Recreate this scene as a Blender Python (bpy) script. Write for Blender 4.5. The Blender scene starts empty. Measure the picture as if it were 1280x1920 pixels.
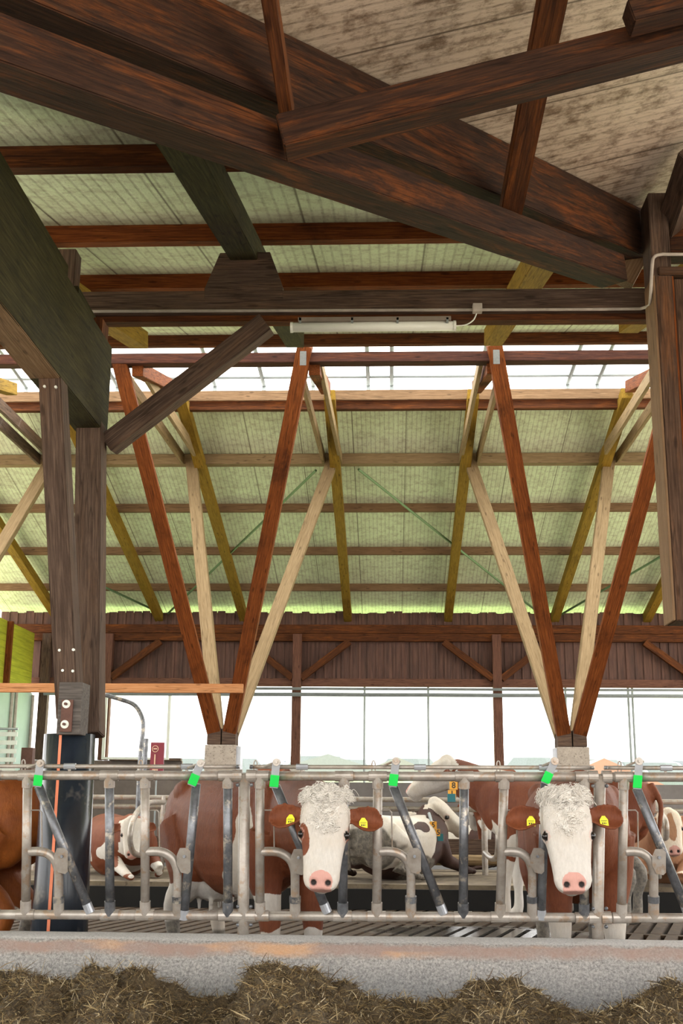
import bpy, bmesh, math, random
from mathutils import Vector, Matrix, noise
from math import pi, sin, cos, radians, sqrt, atan2, tan
random.seed(7)
SC = bpy.context.scene
COL = SC.collection

# ------------------------------------------------------------------ camera
F = 2183.89
ZC = 1.20                                   # camera height above the cows' floor
def cam_axes(yaw, pit, rol):
    cy, sy, cp, sp, cr, sr = cos(yaw), sin(yaw), cos(pit), sin(pit), cos(rol), sin(rol)
    r = Vector((cy, -sy, 0)); fw = Vector((sy*cp, cy*cp, sp)); up = r.cross(fw)
    return cr*r + sr*up, fw, -sr*r + cr*up
RX, FW, UP = cam_axes(radians(-2.4025), radians(13.8383), radians(.4743))
def ray(px, py):
    d = FW + RX*((px-640)/F) + UP*((960-py)/F)
    return d.x/d.y, d.z/d.y
def pt(px, py, Y):
    a, b = ray(px, py)
    return Vector((a*Y, Y, b*Y + ZC))
cam = bpy.data.cameras.new('camera'); camo = bpy.data.objects.new('camera', cam); COL.objects.link(camo)
M = Matrix.Identity(4)
for i in range(3):
    M[i][0] = RX[i]; M[i][1] = UP[i]; M[i][2] = -FW[i]
M[2][3] = ZC
camo.matrix_world = M
cam.sensor_fit = 'HORIZONTAL'; cam.sensor_width = 36; cam.lens = F/1280*36
cam.clip_start = .05; cam.clip_end = 500
SC.camera = camo

# ------------------------------------------------------------------ light
W = bpy.data.worlds.new('sky'); SC.world = W; W.use_nodes = True
bg = W.node_tree.nodes['Background']
bg.inputs[0].default_value = (1, .985, .96, 1); bg.inputs[1].default_value = 1.0
sl_ = bpy.data.lights.new('sun', 'SUN'); sl_.energy = 4.5; sl_.angle = radians(3); sl_.color = (1, .95, .86)
so_ = bpy.data.objects.new('sun', sl_); COL.objects.link(so_); so_.rotation_euler = (radians(-33), radians(4), 0)      # high beyond the far wall: it lights the meadow and the roof
so_.location = (0, 60, 40)
SC.view_settings.view_transform = 'Standard'; SC.view_settings.look = 'None'
SC.view_settings.gamma = 1; SC.view_settings.use_curve_mapping = False
SC.view_settings.exposure = 2.15
SC.cycles.max_bounces = 8; SC.cycles.diffuse_bounces = 5; SC.cycles.transparent_max_bounces = 8
SC.cycles.use_denoising = True
SC.cycles.sample_clamp_indirect = 8

# ------------------------------------------------------------------ helpers
def mat(name):
    m = bpy.data.materials.new(name); m.use_nodes = True
    nt = m.node_tree; b = nt.nodes['Principled BSDF']
    return m, nt, b
def node(nt, t, **kw):
    n = nt.nodes.new(t)
    for k, v in kw.items():
        if k in n.inputs: n.inputs[k].default_value = v
        else: setattr(n, k, v)
    return n
def ramp(nt, fac, stops):
    r = nt.nodes.new('ShaderNodeValToRGB'); el = r.color_ramp.elements
    while len(el) < len(stops): el.new(.5)
    for e, (p, c) in zip(el, stops):
        e.position = p; e.color = (c[0], c[1], c[2], 1)
    nt.links.new(fac, r.inputs[0]); return r.outputs[0]
def mixc(nt, fac, a, b, mode='MIX'):
    n = nt.nodes.new('ShaderNodeMix'); n.data_type = 'RGBA'; n.blend_type = mode
    def put(i, v):
        if hasattr(v, 'is_linked') or hasattr(v, 'node'): nt.links.new(v, n.inputs[i])
        elif isinstance(v, (int, float)): n.inputs[i].default_value = v
        else: n.inputs[i].default_value = (v[0], v[1], v[2], 1)
    put(0, fac); put(6, a); put(7, b); return n.outputs[2]
def math_(nt, op, a, b=0.0):
    n = nt.nodes.new('ShaderNodeMath'); n.operation = op
    for i, v in enumerate((a, b)):
        if isinstance(v, (int, float)): n.inputs[i].default_value = v
        else: nt.links.new(v, n.inputs[i])
    return n.outputs[0]
def coords(nt, scale=(1, 1, 1), rnd=0.0, kind='Object'):
    tc = nt.nodes.new('ShaderNodeTexCoord'); mp = nt.nodes.new('ShaderNodeMapping')
    mp.inputs['Scale'].default_value = scale
    nt.links.new(tc.outputs[kind], mp.inputs[0])
    if rnd:
        oi = nt.nodes.new('ShaderNodeObjectInfo')
        v = nt.nodes.new('ShaderNodeCombineXYZ')
        s = math_(nt, 'MULTIPLY', oi.outputs['Random'], rnd)
        for i in range(3): nt.links.new(s, v.inputs[i])
        nt.links.new(v.outputs[0], mp.inputs['Location'])
    return mp.outputs[0]
def noi(nt, vec, scale, detail=5, rough=.6, dist=0):
    n = node(nt, 'ShaderNodeTexNoise', Scale=scale, Detail=detail, Roughness=rough, Distortion=dist)
    nt.links.new(vec, n.inputs['Vector']); return n.outputs[0]
def bump(nt, b, h, strength=.3, dist=.01):
    n = node(nt, 'ShaderNodeBump', Strength=strength, Distance=dist)
    nt.links.new(h, n.inputs['Height']); nt.links.new(n.outputs[0], b.inputs['Normal'])

def wood(name, dark, mid, light, rough=.75, patch=.5, warm=None, wk=.5):
    """weathered timber, grain along local x"""
    m, nt, b = mat(name)
    g = coords(nt, (1.6, 34, 34), 37.0); l = coords(nt, (1, 1, 1), 53.0)
    grain = noi(nt, g, 2.2, 6, .65, .4)
    blot = noi(nt, l, 1.6, 5, .7, .3)
    c = ramp(nt, grain, [(.25, dark), (.5, mid), (.78, light)])
    c2 = mixc(nt, ramp(nt, blot, [(.40, (0, 0, 0)), (.68, (1, 1, 1))]), c, [x*.45 for x in dark], 'MIX')
    f = math_(nt, 'MULTIPLY', ramp(nt, blot, [(.45, (0, 0, 0)), (.75, (1, 1, 1))]), patch)
    c3 = mixc(nt, f, c, c2)
    kn = node(nt, 'ShaderNodeTexVoronoi', Scale=1.0); nt.links.new(coords(nt, (3.0, 9, 9), 19.0), kn.inputs['Vector'])
    kf = ramp(nt, kn.outputs['Distance'], [(.0, (1, 1, 1)), (.10, (.7, .7, .7)), (.16, (0, 0, 0))])
    c4 = mixc(nt, math_(nt, 'MULTIPLY', kf, .7), c3, [x*.35 for x in dark])
    if warm:
        wn = noi(nt, coords(nt, (.45, 3.6, 3.6), 29.0), 2.2, 7, .78, .5)
        wf = math_(nt, 'MULTIPLY', ramp(nt, wn, [(.50, (0, 0, 0)), (.66, (1, 1, 1))]), wk)
        c4 = mixc(nt, math_(nt, 'MULTIPLY', wf, ramp(nt, grain, [(.3, (.3,)*3), (.6, (1,)*3)])), c4, warm)
    # dry cracks along the grain
    cr = noi(nt, coords(nt, (.55, 13, 13), 71.0), 1.0, 2, .5)
    cf = ramp(nt, cr, [(.485, (0, 0, 0)), (.5, (1, 1, 1)), (.515, (0, 0, 0))])
    c5 = mixc(nt, math_(nt, 'MULTIPLY', cf, .55), c4, [x*.3 for x in dark])
    nt.links.new(c5, b.inputs['Base Color'])
    b.inputs['Roughness'].default_value = rough; b.inputs['Specular IOR Level'].default_value = .12
    bump(nt, b, grain, .6, .008)
    return m
def plain(name, col, rough=.6, metal=0, var=.25, scale=6, bumpk=.1, col2=None, spots=None):
    m, nt, b = mat(name)
    v = coords(nt, (1, 1, 1), 11.0)
    n = noi(nt, v, scale, 6, .65)
    d = col2 or [x*(1-var) for x in col]
    c = ramp(nt, n, [(.3, d), (.7, col)])
    if spots:
        n2 = noi(nt, v, spots[1], 4, .7)
        c = mixc(nt, ramp(nt, n2, [(spots[2], (0, 0, 0)), (spots[2]+.1, (1, 1, 1))]), c, spots[0])
    nt.links.new(c, b.inputs['Base Color'])
    b.inputs['Roughness'].default_value = rough; b.inputs['Metallic'].default_value = metal
    if bumpk: bump(nt, b, n, bumpk, .01)
    return m

MT = {}
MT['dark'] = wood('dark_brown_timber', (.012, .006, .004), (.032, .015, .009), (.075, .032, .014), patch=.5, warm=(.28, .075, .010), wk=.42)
MT['rust'] = wood('reddish_brown_timber', (.03, .011, .006), (.080, .027, .010), (.16, .055, .016), warm=(.34, .10, .015), wk=.4)
MT['orange'] = wood('orange_brown_timber', (.05, .013, .004), (.15, .040, .009), (.27, .085, .018), patch=.7)
MT['pale'] = wood('pale_beige_timber', (.15, .10, .05), (.235, .165, .09), (.32, .235, .135), patch=.25)
MT['grey'] = wood('grey_brown_timber', (.035, .021, .015), (.085, .055, .040), (.17, .115, .085), patch=.4, warm=(.20, .11, .06), wk=.4)
MT['hang'] = wood('dusty_brown_timber', (.03, .016, .010), (.075, .042, .026), (.14, .085, .055), patch=.5, warm=(.26, .09, .02), wk=.35)
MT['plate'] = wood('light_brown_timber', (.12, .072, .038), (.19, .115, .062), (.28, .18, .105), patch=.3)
MT['olive'] = wood('yellow_olive_timber', (.12, .065, .008), (.22, .13, .015), (.32, .20, .03), patch=.4)
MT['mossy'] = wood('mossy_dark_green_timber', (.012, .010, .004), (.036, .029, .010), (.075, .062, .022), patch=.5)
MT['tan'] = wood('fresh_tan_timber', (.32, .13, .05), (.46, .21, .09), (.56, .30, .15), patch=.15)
MT['boards'] = wood('brown_wall_boards', (.06, .028, .020), (.13, .060, .040), (.20, .095, .062), patch=.3)
MT['galv'] = plain('galvanised_steel', (.46, .42, .38), .42, .45, .4, 9, .05, col2=(.27, .23, .19), spots=((.34, .25, .18), 14, .54))
MT['patina'] = plain('worn_dark_steel', (.22, .23, .25), .38, .6, .4, 12, .05, col2=(.07, .07, .075), spots=((.45, .40, .33), 9, .55))
MT['steel'] = plain('grey_steel_plate', (.50, .52, .56), .4, .6, .25, 10, .02)
MT['rusty'] = plain('rust_brown_steel', (.16, .075, .055), .7, .3, .4, 14, .1)
MT['green'] = plain('bright_green_plastic', (.0, .62, .07), .45, 0, .12, 12, 0)
MT['concrete'] = plain('speckled_concrete', (.42, .36, .30), .85, 0, .3, 9, .2, spots=((.14, .11, .09), 38, .56))
MT['black'] = plain('black_plastic', (.028, .036, .050), .22, 0, .5, 2.5, .05, spots=((.13, .12, .11), 3, .6))
MT['stripe'] = plain('orange_stripe', (.85, .24, .11), .5, 0, .2, 7, 0)
MT['white'] = plain('white_plastic', (.78, .80, .72), .4, 0, .08, 6, 0)
MT['conduit'] = plain('dusty_grey_conduit', (.48, .42, .36), .6, 0, .3, 12, .1)
MT['plate_grey'] = plain('dull_grey_zinc', (.12, .12, .11), .6, 0, .3, 40, .1)
MT['mint'] = plain('pale_mint_panel', (.44, .60, .50), .6, 0, .16, 1.5, .03)
MT['eye'] = plain('dark_eye', (.012, .009, .008), .08, 0, 0, 5, 0)
MT['tag'] = plain('yellow_plastic_tag', (.88, .80, .02), .4, 0, .1, 9, 0)
MT['otag'] = plain('orange_number_block', (.90, .42, .02), .4, 0, .1, 9, 0)
MT['print'] = plain('dark_print', (.05, .04, .02), .6, 0, 0, 5, 0)
MT['teal'] = plain('teal_collar', (.01, .16, .19), .5, 0, .1, 5, 0)
MT['red'] = plain('dark_red_board', (.20, .012, .028), .5, 0, .2, 4, 0)
MT['cream'] = plain('cream_print', (.65, .42, .28), .6, 0, .1, 4, 0)
MT['hoof'] = plain('dark_hoof', (.06, .045, .035), .6, 0, .4, 9, .1)
MT['gtube'] = plain('green_painted_rod', (.13, .22, .11), .5, .3, .2, 5, 0)
MT['net'] = plain('grey_metal_frame', (.30, .33, .33), .5, .4, .2, 5, 0)
MT['grass'] = plain('meadow_grass', (.38, .52, .20), .9, 0, .2, .3, 0)
MT['hair'] = plain('cream_curly_hair', (.80, .755, .69), .7, 0, .12, 20, 0)

def newobj(name, me, m=None, parent=None):
    o = bpy.data.objects.new(name, me); COL.objects.link(o)
    if m is not None:
        if not isinstance(m, (list, tuple)): m = [m]
        for x in m: me.materials.append(MT[x] if isinstance(x, str) else x)
    if parent: o.parent = parent
    return o
def tag(o, label=None, cat=None, group=None, kind=None):
    if label: o['label'] = label
    if cat: o['category'] = cat
    if group: o['group'] = group
    if kind: o['kind'] = kind
    return o
def empty(name, loc=(0, 0, 0), rz=0, label=None, cat=None, group=None):
    o = bpy.data.objects.new(name, None); COL.objects.link(o)
    o.location = loc; o.rotation_euler = (0, 0, rz); o.empty_display_size = .1
    return tag(o, label, cat, group)
class MB:
    def __init__(s): s.v = []; s.f = []
    def add(s, v, f):
        n = len(s.v); s.v += [Vector(x) for x in v]; s.f += [[n+i for i in q] for q in f]; return s
    def box(s, lo, hi, R=None):
        x0, y0, z0 = lo; x1, y1, z1 = hi
        v = [(x0, y0, z0), (x1, y0, z0), (x1, y1, z0), (x0, y1, z0), (x0, y0, z1), (x1, y0, z1), (x1, y1, z1), (x0, y1, z1)]
        if R: v = [R @ Vector(q) for q in v]
        return s.add(v, [(3, 2, 1, 0), (4, 5, 6, 7), (0, 1, 5, 4), (1, 2, 6, 5), (2, 3, 7, 6), (3, 0, 4, 7)])
    def tube(s, pts, r, n=12, cap=True, ell=None):
        pts = [Vector(p) for p in pts]
        rs = r if isinstance(r, (list, tuple)) else [r]*len(pts)
        rings = []; up = None
        for i, p in enumerate(pts):
            t = (pts[min(i+1, len(pts)-1)] - pts[max(i-1, 0)]).normalized()
            if up is None: up = Vector((0, 0, 1)) if abs(t.z) < .9 else Vector((1, 0, 0))
            side = t.cross(up)
            if side.length < 1e-5: side = t.cross(Vector((0, 1, 0)))
            side.normalize(); up = side.cross(t).normalized()
            a = rs[i]; ax, ay = a if isinstance(a, (list, tuple)) else (a, a)
            rings.append([p + side*(ax*cos(2*pi*k/n)) + up*(ay*sin(2*pi*k/n)) for k in range(n)])
        v = [q for rr in rings for q in rr]; f = []
        for i in range(len(rings)-1):
            for k in range(n):
                a, b = i*n+k, i*n+(k+1) % n
                f.append((a, b, b+n, a+n))
        if cap:
            f.append(tuple(reversed(range(n)))); f.append(tuple(range((len(rings)-1)*n, len(rings)*n)))
        return s.add(v, f)
    def loft(s, rings, n=24):
        """rings: (centre, right vec, up vec, rx, rup, rdown)"""
        v = []; f = []
        for c, R_, U_, rx, ru, rd in rings:
            for k in range(n):
                a = 2*pi*k/n; ca, sa = cos(a), sin(a)
                e = .85
                ca = math.copysign(abs(ca)**e, ca); sa = math.copysign(abs(sa)**e, sa)
                v.append(Vector(c) + Vector(R_)*(rx*ca) + Vector(U_)*((ru if sa > 0 else rd)*sa))
        m = len(rings)
        for i in range(m-1):
            for k in range(n):
                a, b = i*n+k, i*n+(k+1) % n
                f.append((a, b, b+n, a+n))
        f.append(tuple(reversed(range(n)))); f.append(tuple(range((m-1)*n, m*n)))
        return s.add(v, f)
    def sphere(s, c, r, sc=(1, 1, 1), n=12, m=8, R=None):
        v = []; f = []
        for i in range(m+1):
            th = pi*i/m
            for k in range(n):
                q = Vector((r*sc[0]*sin(th)*cos(2*pi*k/n), r*sc[1]*sin(th)*sin(2*pi*k/n), r*sc[2]*cos(th)))
                if R: q = R @ q
                v.append(Vector(c) + q)
        for i in range(m):
            for k in range(n):
                a, b = i*n+k, i*n+(k+1) % n
                f.append((a, a+n, b+n, b))
        return s.add(v, f)
    def mesh(s, name, smooth=False, bevel=0, loc=None):
        me = bpy.data.meshes.new(name)
        off = Vector(loc) if loc is not None else Vector((0, 0, 0))
        me.from_pydata([tuple(x-off) for x in s.v], [], s.f)
        bm = bmesh.new(); bm.from_mesh(me)
        bmesh.ops.remove_doubles(bm, verts=bm.verts, dist=1e-6)
        bmesh.ops.recalc_face_normals(bm, faces=bm.faces)
        if bevel: bmesh.ops.bevel(bm, geom=list(bm.edges), offset=bevel, segments=2, affect='EDGES', profile=.6)
        bm.to_mesh(me); bm.free()
        if smooth: me.shade_smooth()
        me.update(); return me
    def build(s, name, m, parent=None, smooth=False, bevel=0):
        """geometry given in world coordinates; origin set at its own centre foot when top-level"""
        if parent is None and s.v:
            xs = [q.x for q in s.v]; ys = [q.y for q in s.v]; zs = [q.z for q in s.v]
            loc = Vector(((min(xs)+max(xs))/2, (min(ys)+max(ys))/2, min(zs)))
            o = newobj(name, s.mesh(name, smooth, bevel, loc), m); o.location = loc; return o
        # parents in this file sit unrotated, so world coordinates minus the parent's place are local ones
        off = Vector((0, 0, 0)); p = parent
        while p is not None: off += p.location; p = p.parent
        return newobj(name, s.mesh(name, smooth, bevel, off), m, parent)
def smooth_path(pts, k=6):
    pts = [Vector(p) for p in pts]; out = []
    for i in range(len(pts)-1):
        p0 = pts[max(i-1, 0)]; p1 = pts[i]; p2 = pts[i+1]; p3 = pts[min(i+2, len(pts)-1)]
        for j in range(k):
            t = j/k
            out.append(.5*((2*p1)+(p2-p0)*t+(2*p0-5*p1+4*p2-p3)*t*t+(3*p1-p0-3*p2+p3)*t**3))
    out.append(pts[-1]); return out
_tn = [0]
def timber(name, p0, p1, w, h, m, parent=None, up=(0, 0, 1), bevel=.006, cut0=0, cut1=0):
    """a squared timber from p0 to p1 (centre line); w across, h along `up`; grain along local x"""
    p0, p1 = Vector(p0), Vector(p1); d = p1-p0; L = d.length; x = d.normalized()
    u = Vector(up); y = u.cross(x).normalized(); z = x.cross(y)
    me = bpy.data.meshes.new(name); bm = bmesh.new()
    rnd = random.Random(_tn[0]); _tn[0] += 1
    nseg = max(2, int(L/.5))
    rings = []
    for i in range(nseg+1):
        t = i/nseg; X = L*t
        jw = w*.5*(1+rnd.uniform(-.012, .012)); jh = h*.5*(1+rnd.uniform(-.012, .012))
        q = []
        for (a, b) in ((-1, -1), (1, -1), (1, 1), (-1, 1)):
            xx = X
            if i == 0: xx = X + cut0*b
            if i == nseg: xx = X + cut1*b
            q.append(bm.verts.new((xx, a*jw, b*jh)))
        rings.append(q)
    for i in range(nseg):
        for k in range(4):
            bm.faces.new((rings[i][k], rings[i+1][k], rings[i+1][(k+1) % 4], rings[i][(k+1) % 4]))
    bm.faces.new(rings[0]); bm.faces.new(list(reversed(rings[-1])))
    bmesh.ops.recalc_face_normals(bm, faces=bm.faces)
    sharp = [e for e in bm.edges if e.is_manifold and e.calc_face_angle(0) > .5]
    bmesh.ops.bevel(bm, geom=sharp, offset=bevel, segments=2, affect='EDGES')
    bm.to_mesh(me); bm.free()
    o = newobj(name, me, m)
    R = Matrix.Identity(4)
    for i in range(3):
        R[i][0] = x[i]; R[i][1] = y[i]; R[i][2] = z[i]; R[i][3] = p0[i]
    if parent:
        off = Vector((0, 0, 0)); p = parent
        while p is not None: off += p.location; p = p.parent
        for i in range(3): R[i][3] = p0[i]-off[i]
        o.parent = parent
        o.matrix_basis = R
    else: o.matrix_world = R
    return o
def sub(name, mb, m, parent, **kw):          # a part of a rotated timber: world geometry -> its local frame
    inv = parent.matrix_world.inverted() if parent.parent is None else (Matrix.Translation(parent.parent.location) @ parent.matrix_basis).inverted()
    mb.v = [inv @ q for q in mb.v]
    return newobj(name, mb.mesh(name, kw.get('smooth', False), kw.get('bevel', 0)), m, parent)

# ------------------------------------------------------------------ roof geometry
SL = .2512; A = 11.4; C = 2.14               # far slope bottom plane z=A-SL*Y, near slope bottom plane z=C+SL*Y (above the camera)
def zf(Y): return ZC + A - SL*Y
def zn(Y): return ZC + C + SL*Y
RIDGE = (A-C)/(2*SL)
def sheet_mat(name, base, base2, grime, axis, period, off, k=.5):
    m, nt, b = mat(name)
    tc = nt.nodes.new('ShaderNodeTexCoord'); sp = nt.nodes.new('ShaderNodeSeparateXYZ')
    nt.links.new(tc.outputs['Object'], sp.inputs[0])
    a = sp.outputs[axis]
    def line(per, offs, wd, soft):
        f = math_(nt, 'FRACT', math_(nt, 'ADD', math_(nt, 'DIVIDE', math_(nt, 'SUBTRACT', a, offs), per), 200.5))
        d = math_(nt, 'MULTIPLY', math_(nt, 'ABSOLUTE', math_(nt, 'SUBTRACT', f, .5)), per)
        return ramp(nt, d, [(wd, (1, 1, 1)), (wd+soft, (0, 0, 0))])
    joint = line(period, off, .004, .008)
    rib = line(.083, 0, .004, .012)
    tcs = coords(nt, (1, 1, 1))
    n1 = noi(nt, tcs, .8, 6, .7); n2 = noi(nt, tcs, 7, 5, .75)
    st = (6, 1.2, 1) if axis == 0 else (1.2, 6, 1)
    n3 = noi(nt, coords(nt, st), 9, 4, .8)
    c = mixc(nt, ramp(nt, n1, [(.35, (0, 0, 0)), (.7, (1, 1, 1))]), base, base2)
    g1 = math_(nt, 'MULTIPLY', ramp(nt, n2, [(.47, (0, 0, 0)), (.66, (1, 1, 1))]), k)
    c = mixc(nt, g1, c, grime)
    g2 = math_(nt, 'MULTIPLY', ramp(nt, n3, [(.55, (0, 0, 0)), (.7, (1, 1, 1))]), k*.9)
    c = mixc(nt, g2, c, [x*.6 for x in grime])
    c = mixc(nt, math_(nt, 'MULTIPLY', rib, math_(nt, 'MULTIPLY', ramp(nt, n3, [(.3, (.2,)*3), (.7, (1,)*3)]), .45)), c, [x*.5 for x in grime])
    c = mixc(nt, math_(nt, 'MULTIPLY', joint, .8), c, [x*.4 for x in grime])
    nt.links.new(c, b.inputs['Base Color']); b.inputs['Roughness'].default_value = .6
    bump(nt, b, math_(nt, 'SUBTRACT', n3, math_(nt, 'MULTIPLY', rib, .8)), .4, .006)
    return m
MT['sheet_far'] = sheet_mat('pale_green_roof_panel', (.68, .78, .55), (.56, .61, .44), (.24, .19, .12), 0, .965, .31, .5)
MT['sheet_wing'] = sheet_mat('dusty_brown_roof_panel', (.62, .50, .39), (.46, .36, .27), (.15, .09, .05), 1, .98, .2, .9)
def slab(name, poly, zfun, th, m, **kw):
    mb = MB(); n = len(poly)
    v = [(x, y, zfun(x, y)) for x, y in poly] + [(x, y, zfun(x, y)+th) for x, y in poly]
    f = [tuple(range(n)), tuple(range(2*n-1, n-1, -1))] + [(i, (i+1) % n, n+(i+1) % n, n+i) for i in range(n)]
    me = bpy.data.meshes.new(name); me.from_pydata(v, [], f)
    bm = bmesh.new(); bm.from_mesh(me); bmesh.ops.recalc_face_normals(bm, faces=bm.faces); bm.to_mesh(me); bm.free()
    return newobj(name, me, m)
PH = .15                                     # purlin height
VAL = lambda Y: -.87 + (Y-4.38)*(2.79/3.81)  # x of the valley line
o = slab('ceiling', [(-9.6, 19.1), (9.6, 19.1), (9.6, 29.0), (-9.6, 29.0)], lambda x, y: zf(y)+PH, .1, 'sheet_far'); o['kind'] = 'structure'
Yv = 8.6
o = slab('ceiling', [(-9.6, .6), (VAL(.6), .6), (VAL(Yv), Yv), (9.6, Yv), (9.6, 14.15), (-9.6, 14.15)], lambda x, y: zn(y)+PH, .1, 'sheet_far'); o['kind'] = 'structure'
zw = lambda x, y: ZC + 3.39 + .25*(x+.87) + .069*(y-4.38)
o = slab('ceiling', [(VAL(.6), .6), (4.6, .6), (4.6, Yv), (VAL(Yv), Yv)], zw, .1, 'sheet_wing'); o['kind'] = 'structure'
zr = lambda x, y: zw(4.6, y) - .25*(x-4.6)
o = slab('ceiling', [(4.6, .6), (9.6, .6), (9.6, Yv), (4.6, Yv)], zr, .1, 'sheet_wing'); o['kind'] = 'structure'

# ridge skylight: glazing bars and panes
m, nt, b = mat('opal_glazing')
tr = nt.nodes.new('ShaderNodeBsdfTranslucent'); mx = nt.nodes.new('ShaderNodeMixShader'); mx.inputs[0].default_value = .12
tr.inputs[0].default_value = (.80, .82, .82, 1)
b.inputs['Base Color'].default_value = (.8, .85, .85, 1); b.inputs['Roughness'].default_value = .25
nt.links.new(tr.outputs[0], mx.inputs[1]); nt.links.new(b.outputs[0], mx.inputs[2]); nt.links.new(mx.outputs[0], nt.nodes['Material Output'].inputs[0])
MT['glass'] = m
prof = [(14.25, zn(14.2)+.25), (14.3, zn(14.2)+.55), (16.2, ZC+7.10), (17.6, ZC+7.05), (18.92, ZC+6.95), (18.93, ZC+6.78)]
sky = empty('roof_skylight', (0, 16.5, prof[0][1]), 0, 'long glazed ridge skylight with thin metal bars letting in white daylight', 'skylight')
g = MB()
for (y0, z0), (y1, z1) in zip(prof, prof[1:]):
    g.add([(-9.5, y0, z0), (9.5, y0, z0), (9.5, y1, z1), (-9.5, y1, z1)], [(0, 1, 2, 3)])
g.build('pane', 'glass', sky)
for x in (-7.2, -6.3, -4.7, -3.0, -2.15, -1.3, -.35, .05, 1.55, 3.05, 3.55, 5.2, 5.9):
    mb = MB(); mb.tube([(x, y, z-.03) for y, z in prof], .038, 6); mb.build('glazing_bar', 'net', sky)
for y, z in ((18.6, None), (15.4, None)):
    for (y0, z0), (y1, z1) in zip(prof, prof[1:]):
        if y0 <= y <= y1 and y1 > y0: z = z0+(z1-z0)*(y-y0)/(y1-y0)
    mb = MB(); mb.tube([(-9.5, y, z-.03), (9.5, y, z-.03)], .028, 6); mb.build('cross_bar', 'net', sky)
timber('skylight_upstand', (-9.5, 18.87, ZC+6.71), (9.5, 18.87, ZC+6.71), .04, .18, 'plate')
for ob in (bpy.data.objects['skylight_upstand'],): tag(ob, 'pale board upstand along the bottom of the ridge skylight', 'board')
o = timber('skylight_upstand', (-9.5, 14.19, zn(14.17)+.14), (9.5, 14.19, zn(14.17)+.14), .05, .22, 'plate'); tag(o, 'board upstand on the near side of the ridge skylight', 'board')

# purlins
far_p = [(26.7, 'lowest'), (24.83, 'second'), (22.9, 'third'), (18.97, 'topmost')]
desc = {26.7: 'brown purlin on the far roof slope nearest the back wall', 24.83: 'brown purlin on the far roof slope, second above the back wall',
        22.9: 'brown purlin on the far roof slope just below the pale tie beam', 18.97: 'reddish purlin directly below the skylight upstand'}
for Y, _ in far_p:
    zz = zf(Y)+.085 if Y > 20 else ZC+6.58; YY = Y if Y > 20 else 19.03
    o = timber('purlin', (-9.5, YY, zz), (9.5, YY, zz), .12, .17, 'rust' if Y < 20 else 'plate')
    tag(o, desc[Y], 'purlin', 'purlins of the far roof slope')
o = timber('tie_beam', (-9.5, 21.0, zf(21.0)+.06), (9.5, 21.0, zf(21.0)+.06), .2, .2, 'pale')
tag(o, 'pale beige beam across the far slope at the heads of the back struts', 'beam')
ndesc = {4.45: 'dark purlin hidden above the diagonal beams at the near eave', 6.375: 'reddish weathered purlin at upper left under the grey panels', 8.33: 'orange brown purlin above the trapezoid block',
         10.2: 'reddish purlin just above the cross beam', 12.1: 'reddish purlin behind the cross beam', 14.0: 'reddish purlin directly above the dark ridge beam'}
for Y in (4.45, 6.375, 8.33, 10.2, 12.1, 14.0):
    x1 = VAL(Y)-.1 if Y < Yv else 9.5
    o = timber('purlin', (-9.5, Y, zn(Y)+.07), (x1, Y, zn(Y)+.07), .10, .15, 'orange' if Y in (8.33, 10.2) else 'rust')
    tag(o, ndesc[Y], 'purlin', 'purlins of the near roof slope')
o = timber('ridge_beam', (-9.3, 15.58, ZC+.388*15.48+.075), (9.3, 15.58, ZC+.388*15.48+.075), .2, .15, 'rust')
tag(o, 'dark reddish beam across below the skylight joining the strut heads', 'beam'); o.data.materials[0] = wood('dark_red_timber', (.018, .008, .006), (.05, .019, .013), (.10, .040, .025), warm=(.22, .06, .015), wk=.3)

# rafters
RW = .19
for X, t in ((-8.1, 'at far left by the left wall'), (-5.6, 'behind the dark near column'), (-3.53, 'over the left struts of the left column'), (-1.0, 'over the right struts of the left column'),
             (1.42, 'over the left struts of the right column'), (3.98, 'over the right struts of the right column'), (6.17, 'at far right')):
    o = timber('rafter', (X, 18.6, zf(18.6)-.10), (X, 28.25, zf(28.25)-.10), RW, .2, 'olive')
    tag(o, 'yellow olive rafter of the far roof slope '+t, 'rafter', 'rafters of the far roof slope')
for X, Y0, Y1, t in ((-2.95, 8.2, 12.8, 'near the dark column at left'), (-1.1, 5.0, 12.8, 'resting on the trapezoid block'), (1.22, 8.2, 12.8, 'right of the fluorescent lamp'), (2.6, 8.3, 11.9, 'beside the hanging timber at right')):
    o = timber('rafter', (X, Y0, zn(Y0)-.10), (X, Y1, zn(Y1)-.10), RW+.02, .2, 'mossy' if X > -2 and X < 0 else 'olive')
    tag(o, 'dark olive rafter of the near roof slope '+t, 'rafter', 'rafters of the near roof slope')
o = timber('rafter', (-6.3, 12.5, zn(12.5)-.1), (-6.3, 18.2, zn(18.2)-.1), RW, .2, 'olive'); tag(o, 'olive rafter of the near slope at far left above the dark column', 'rafter', 'rafters of the near roof slope')
for X, t in ((-3.6, 'left of the long diagonal brace'), (-1.06, 'above the left column'), (1.47, 'above the right column left side'), (4.02, 'beside the hanging timber')):
    o = timber('rafter', (X, 15.6, zn(15.6)-.10), (X, 18.55, zf(18.55)-.02), .16, .2, 'orange')
    tag(o, 'orange brown rafter end crossing the skylight '+t, 'rafter', 'rafter ends under the skylight')

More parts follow.
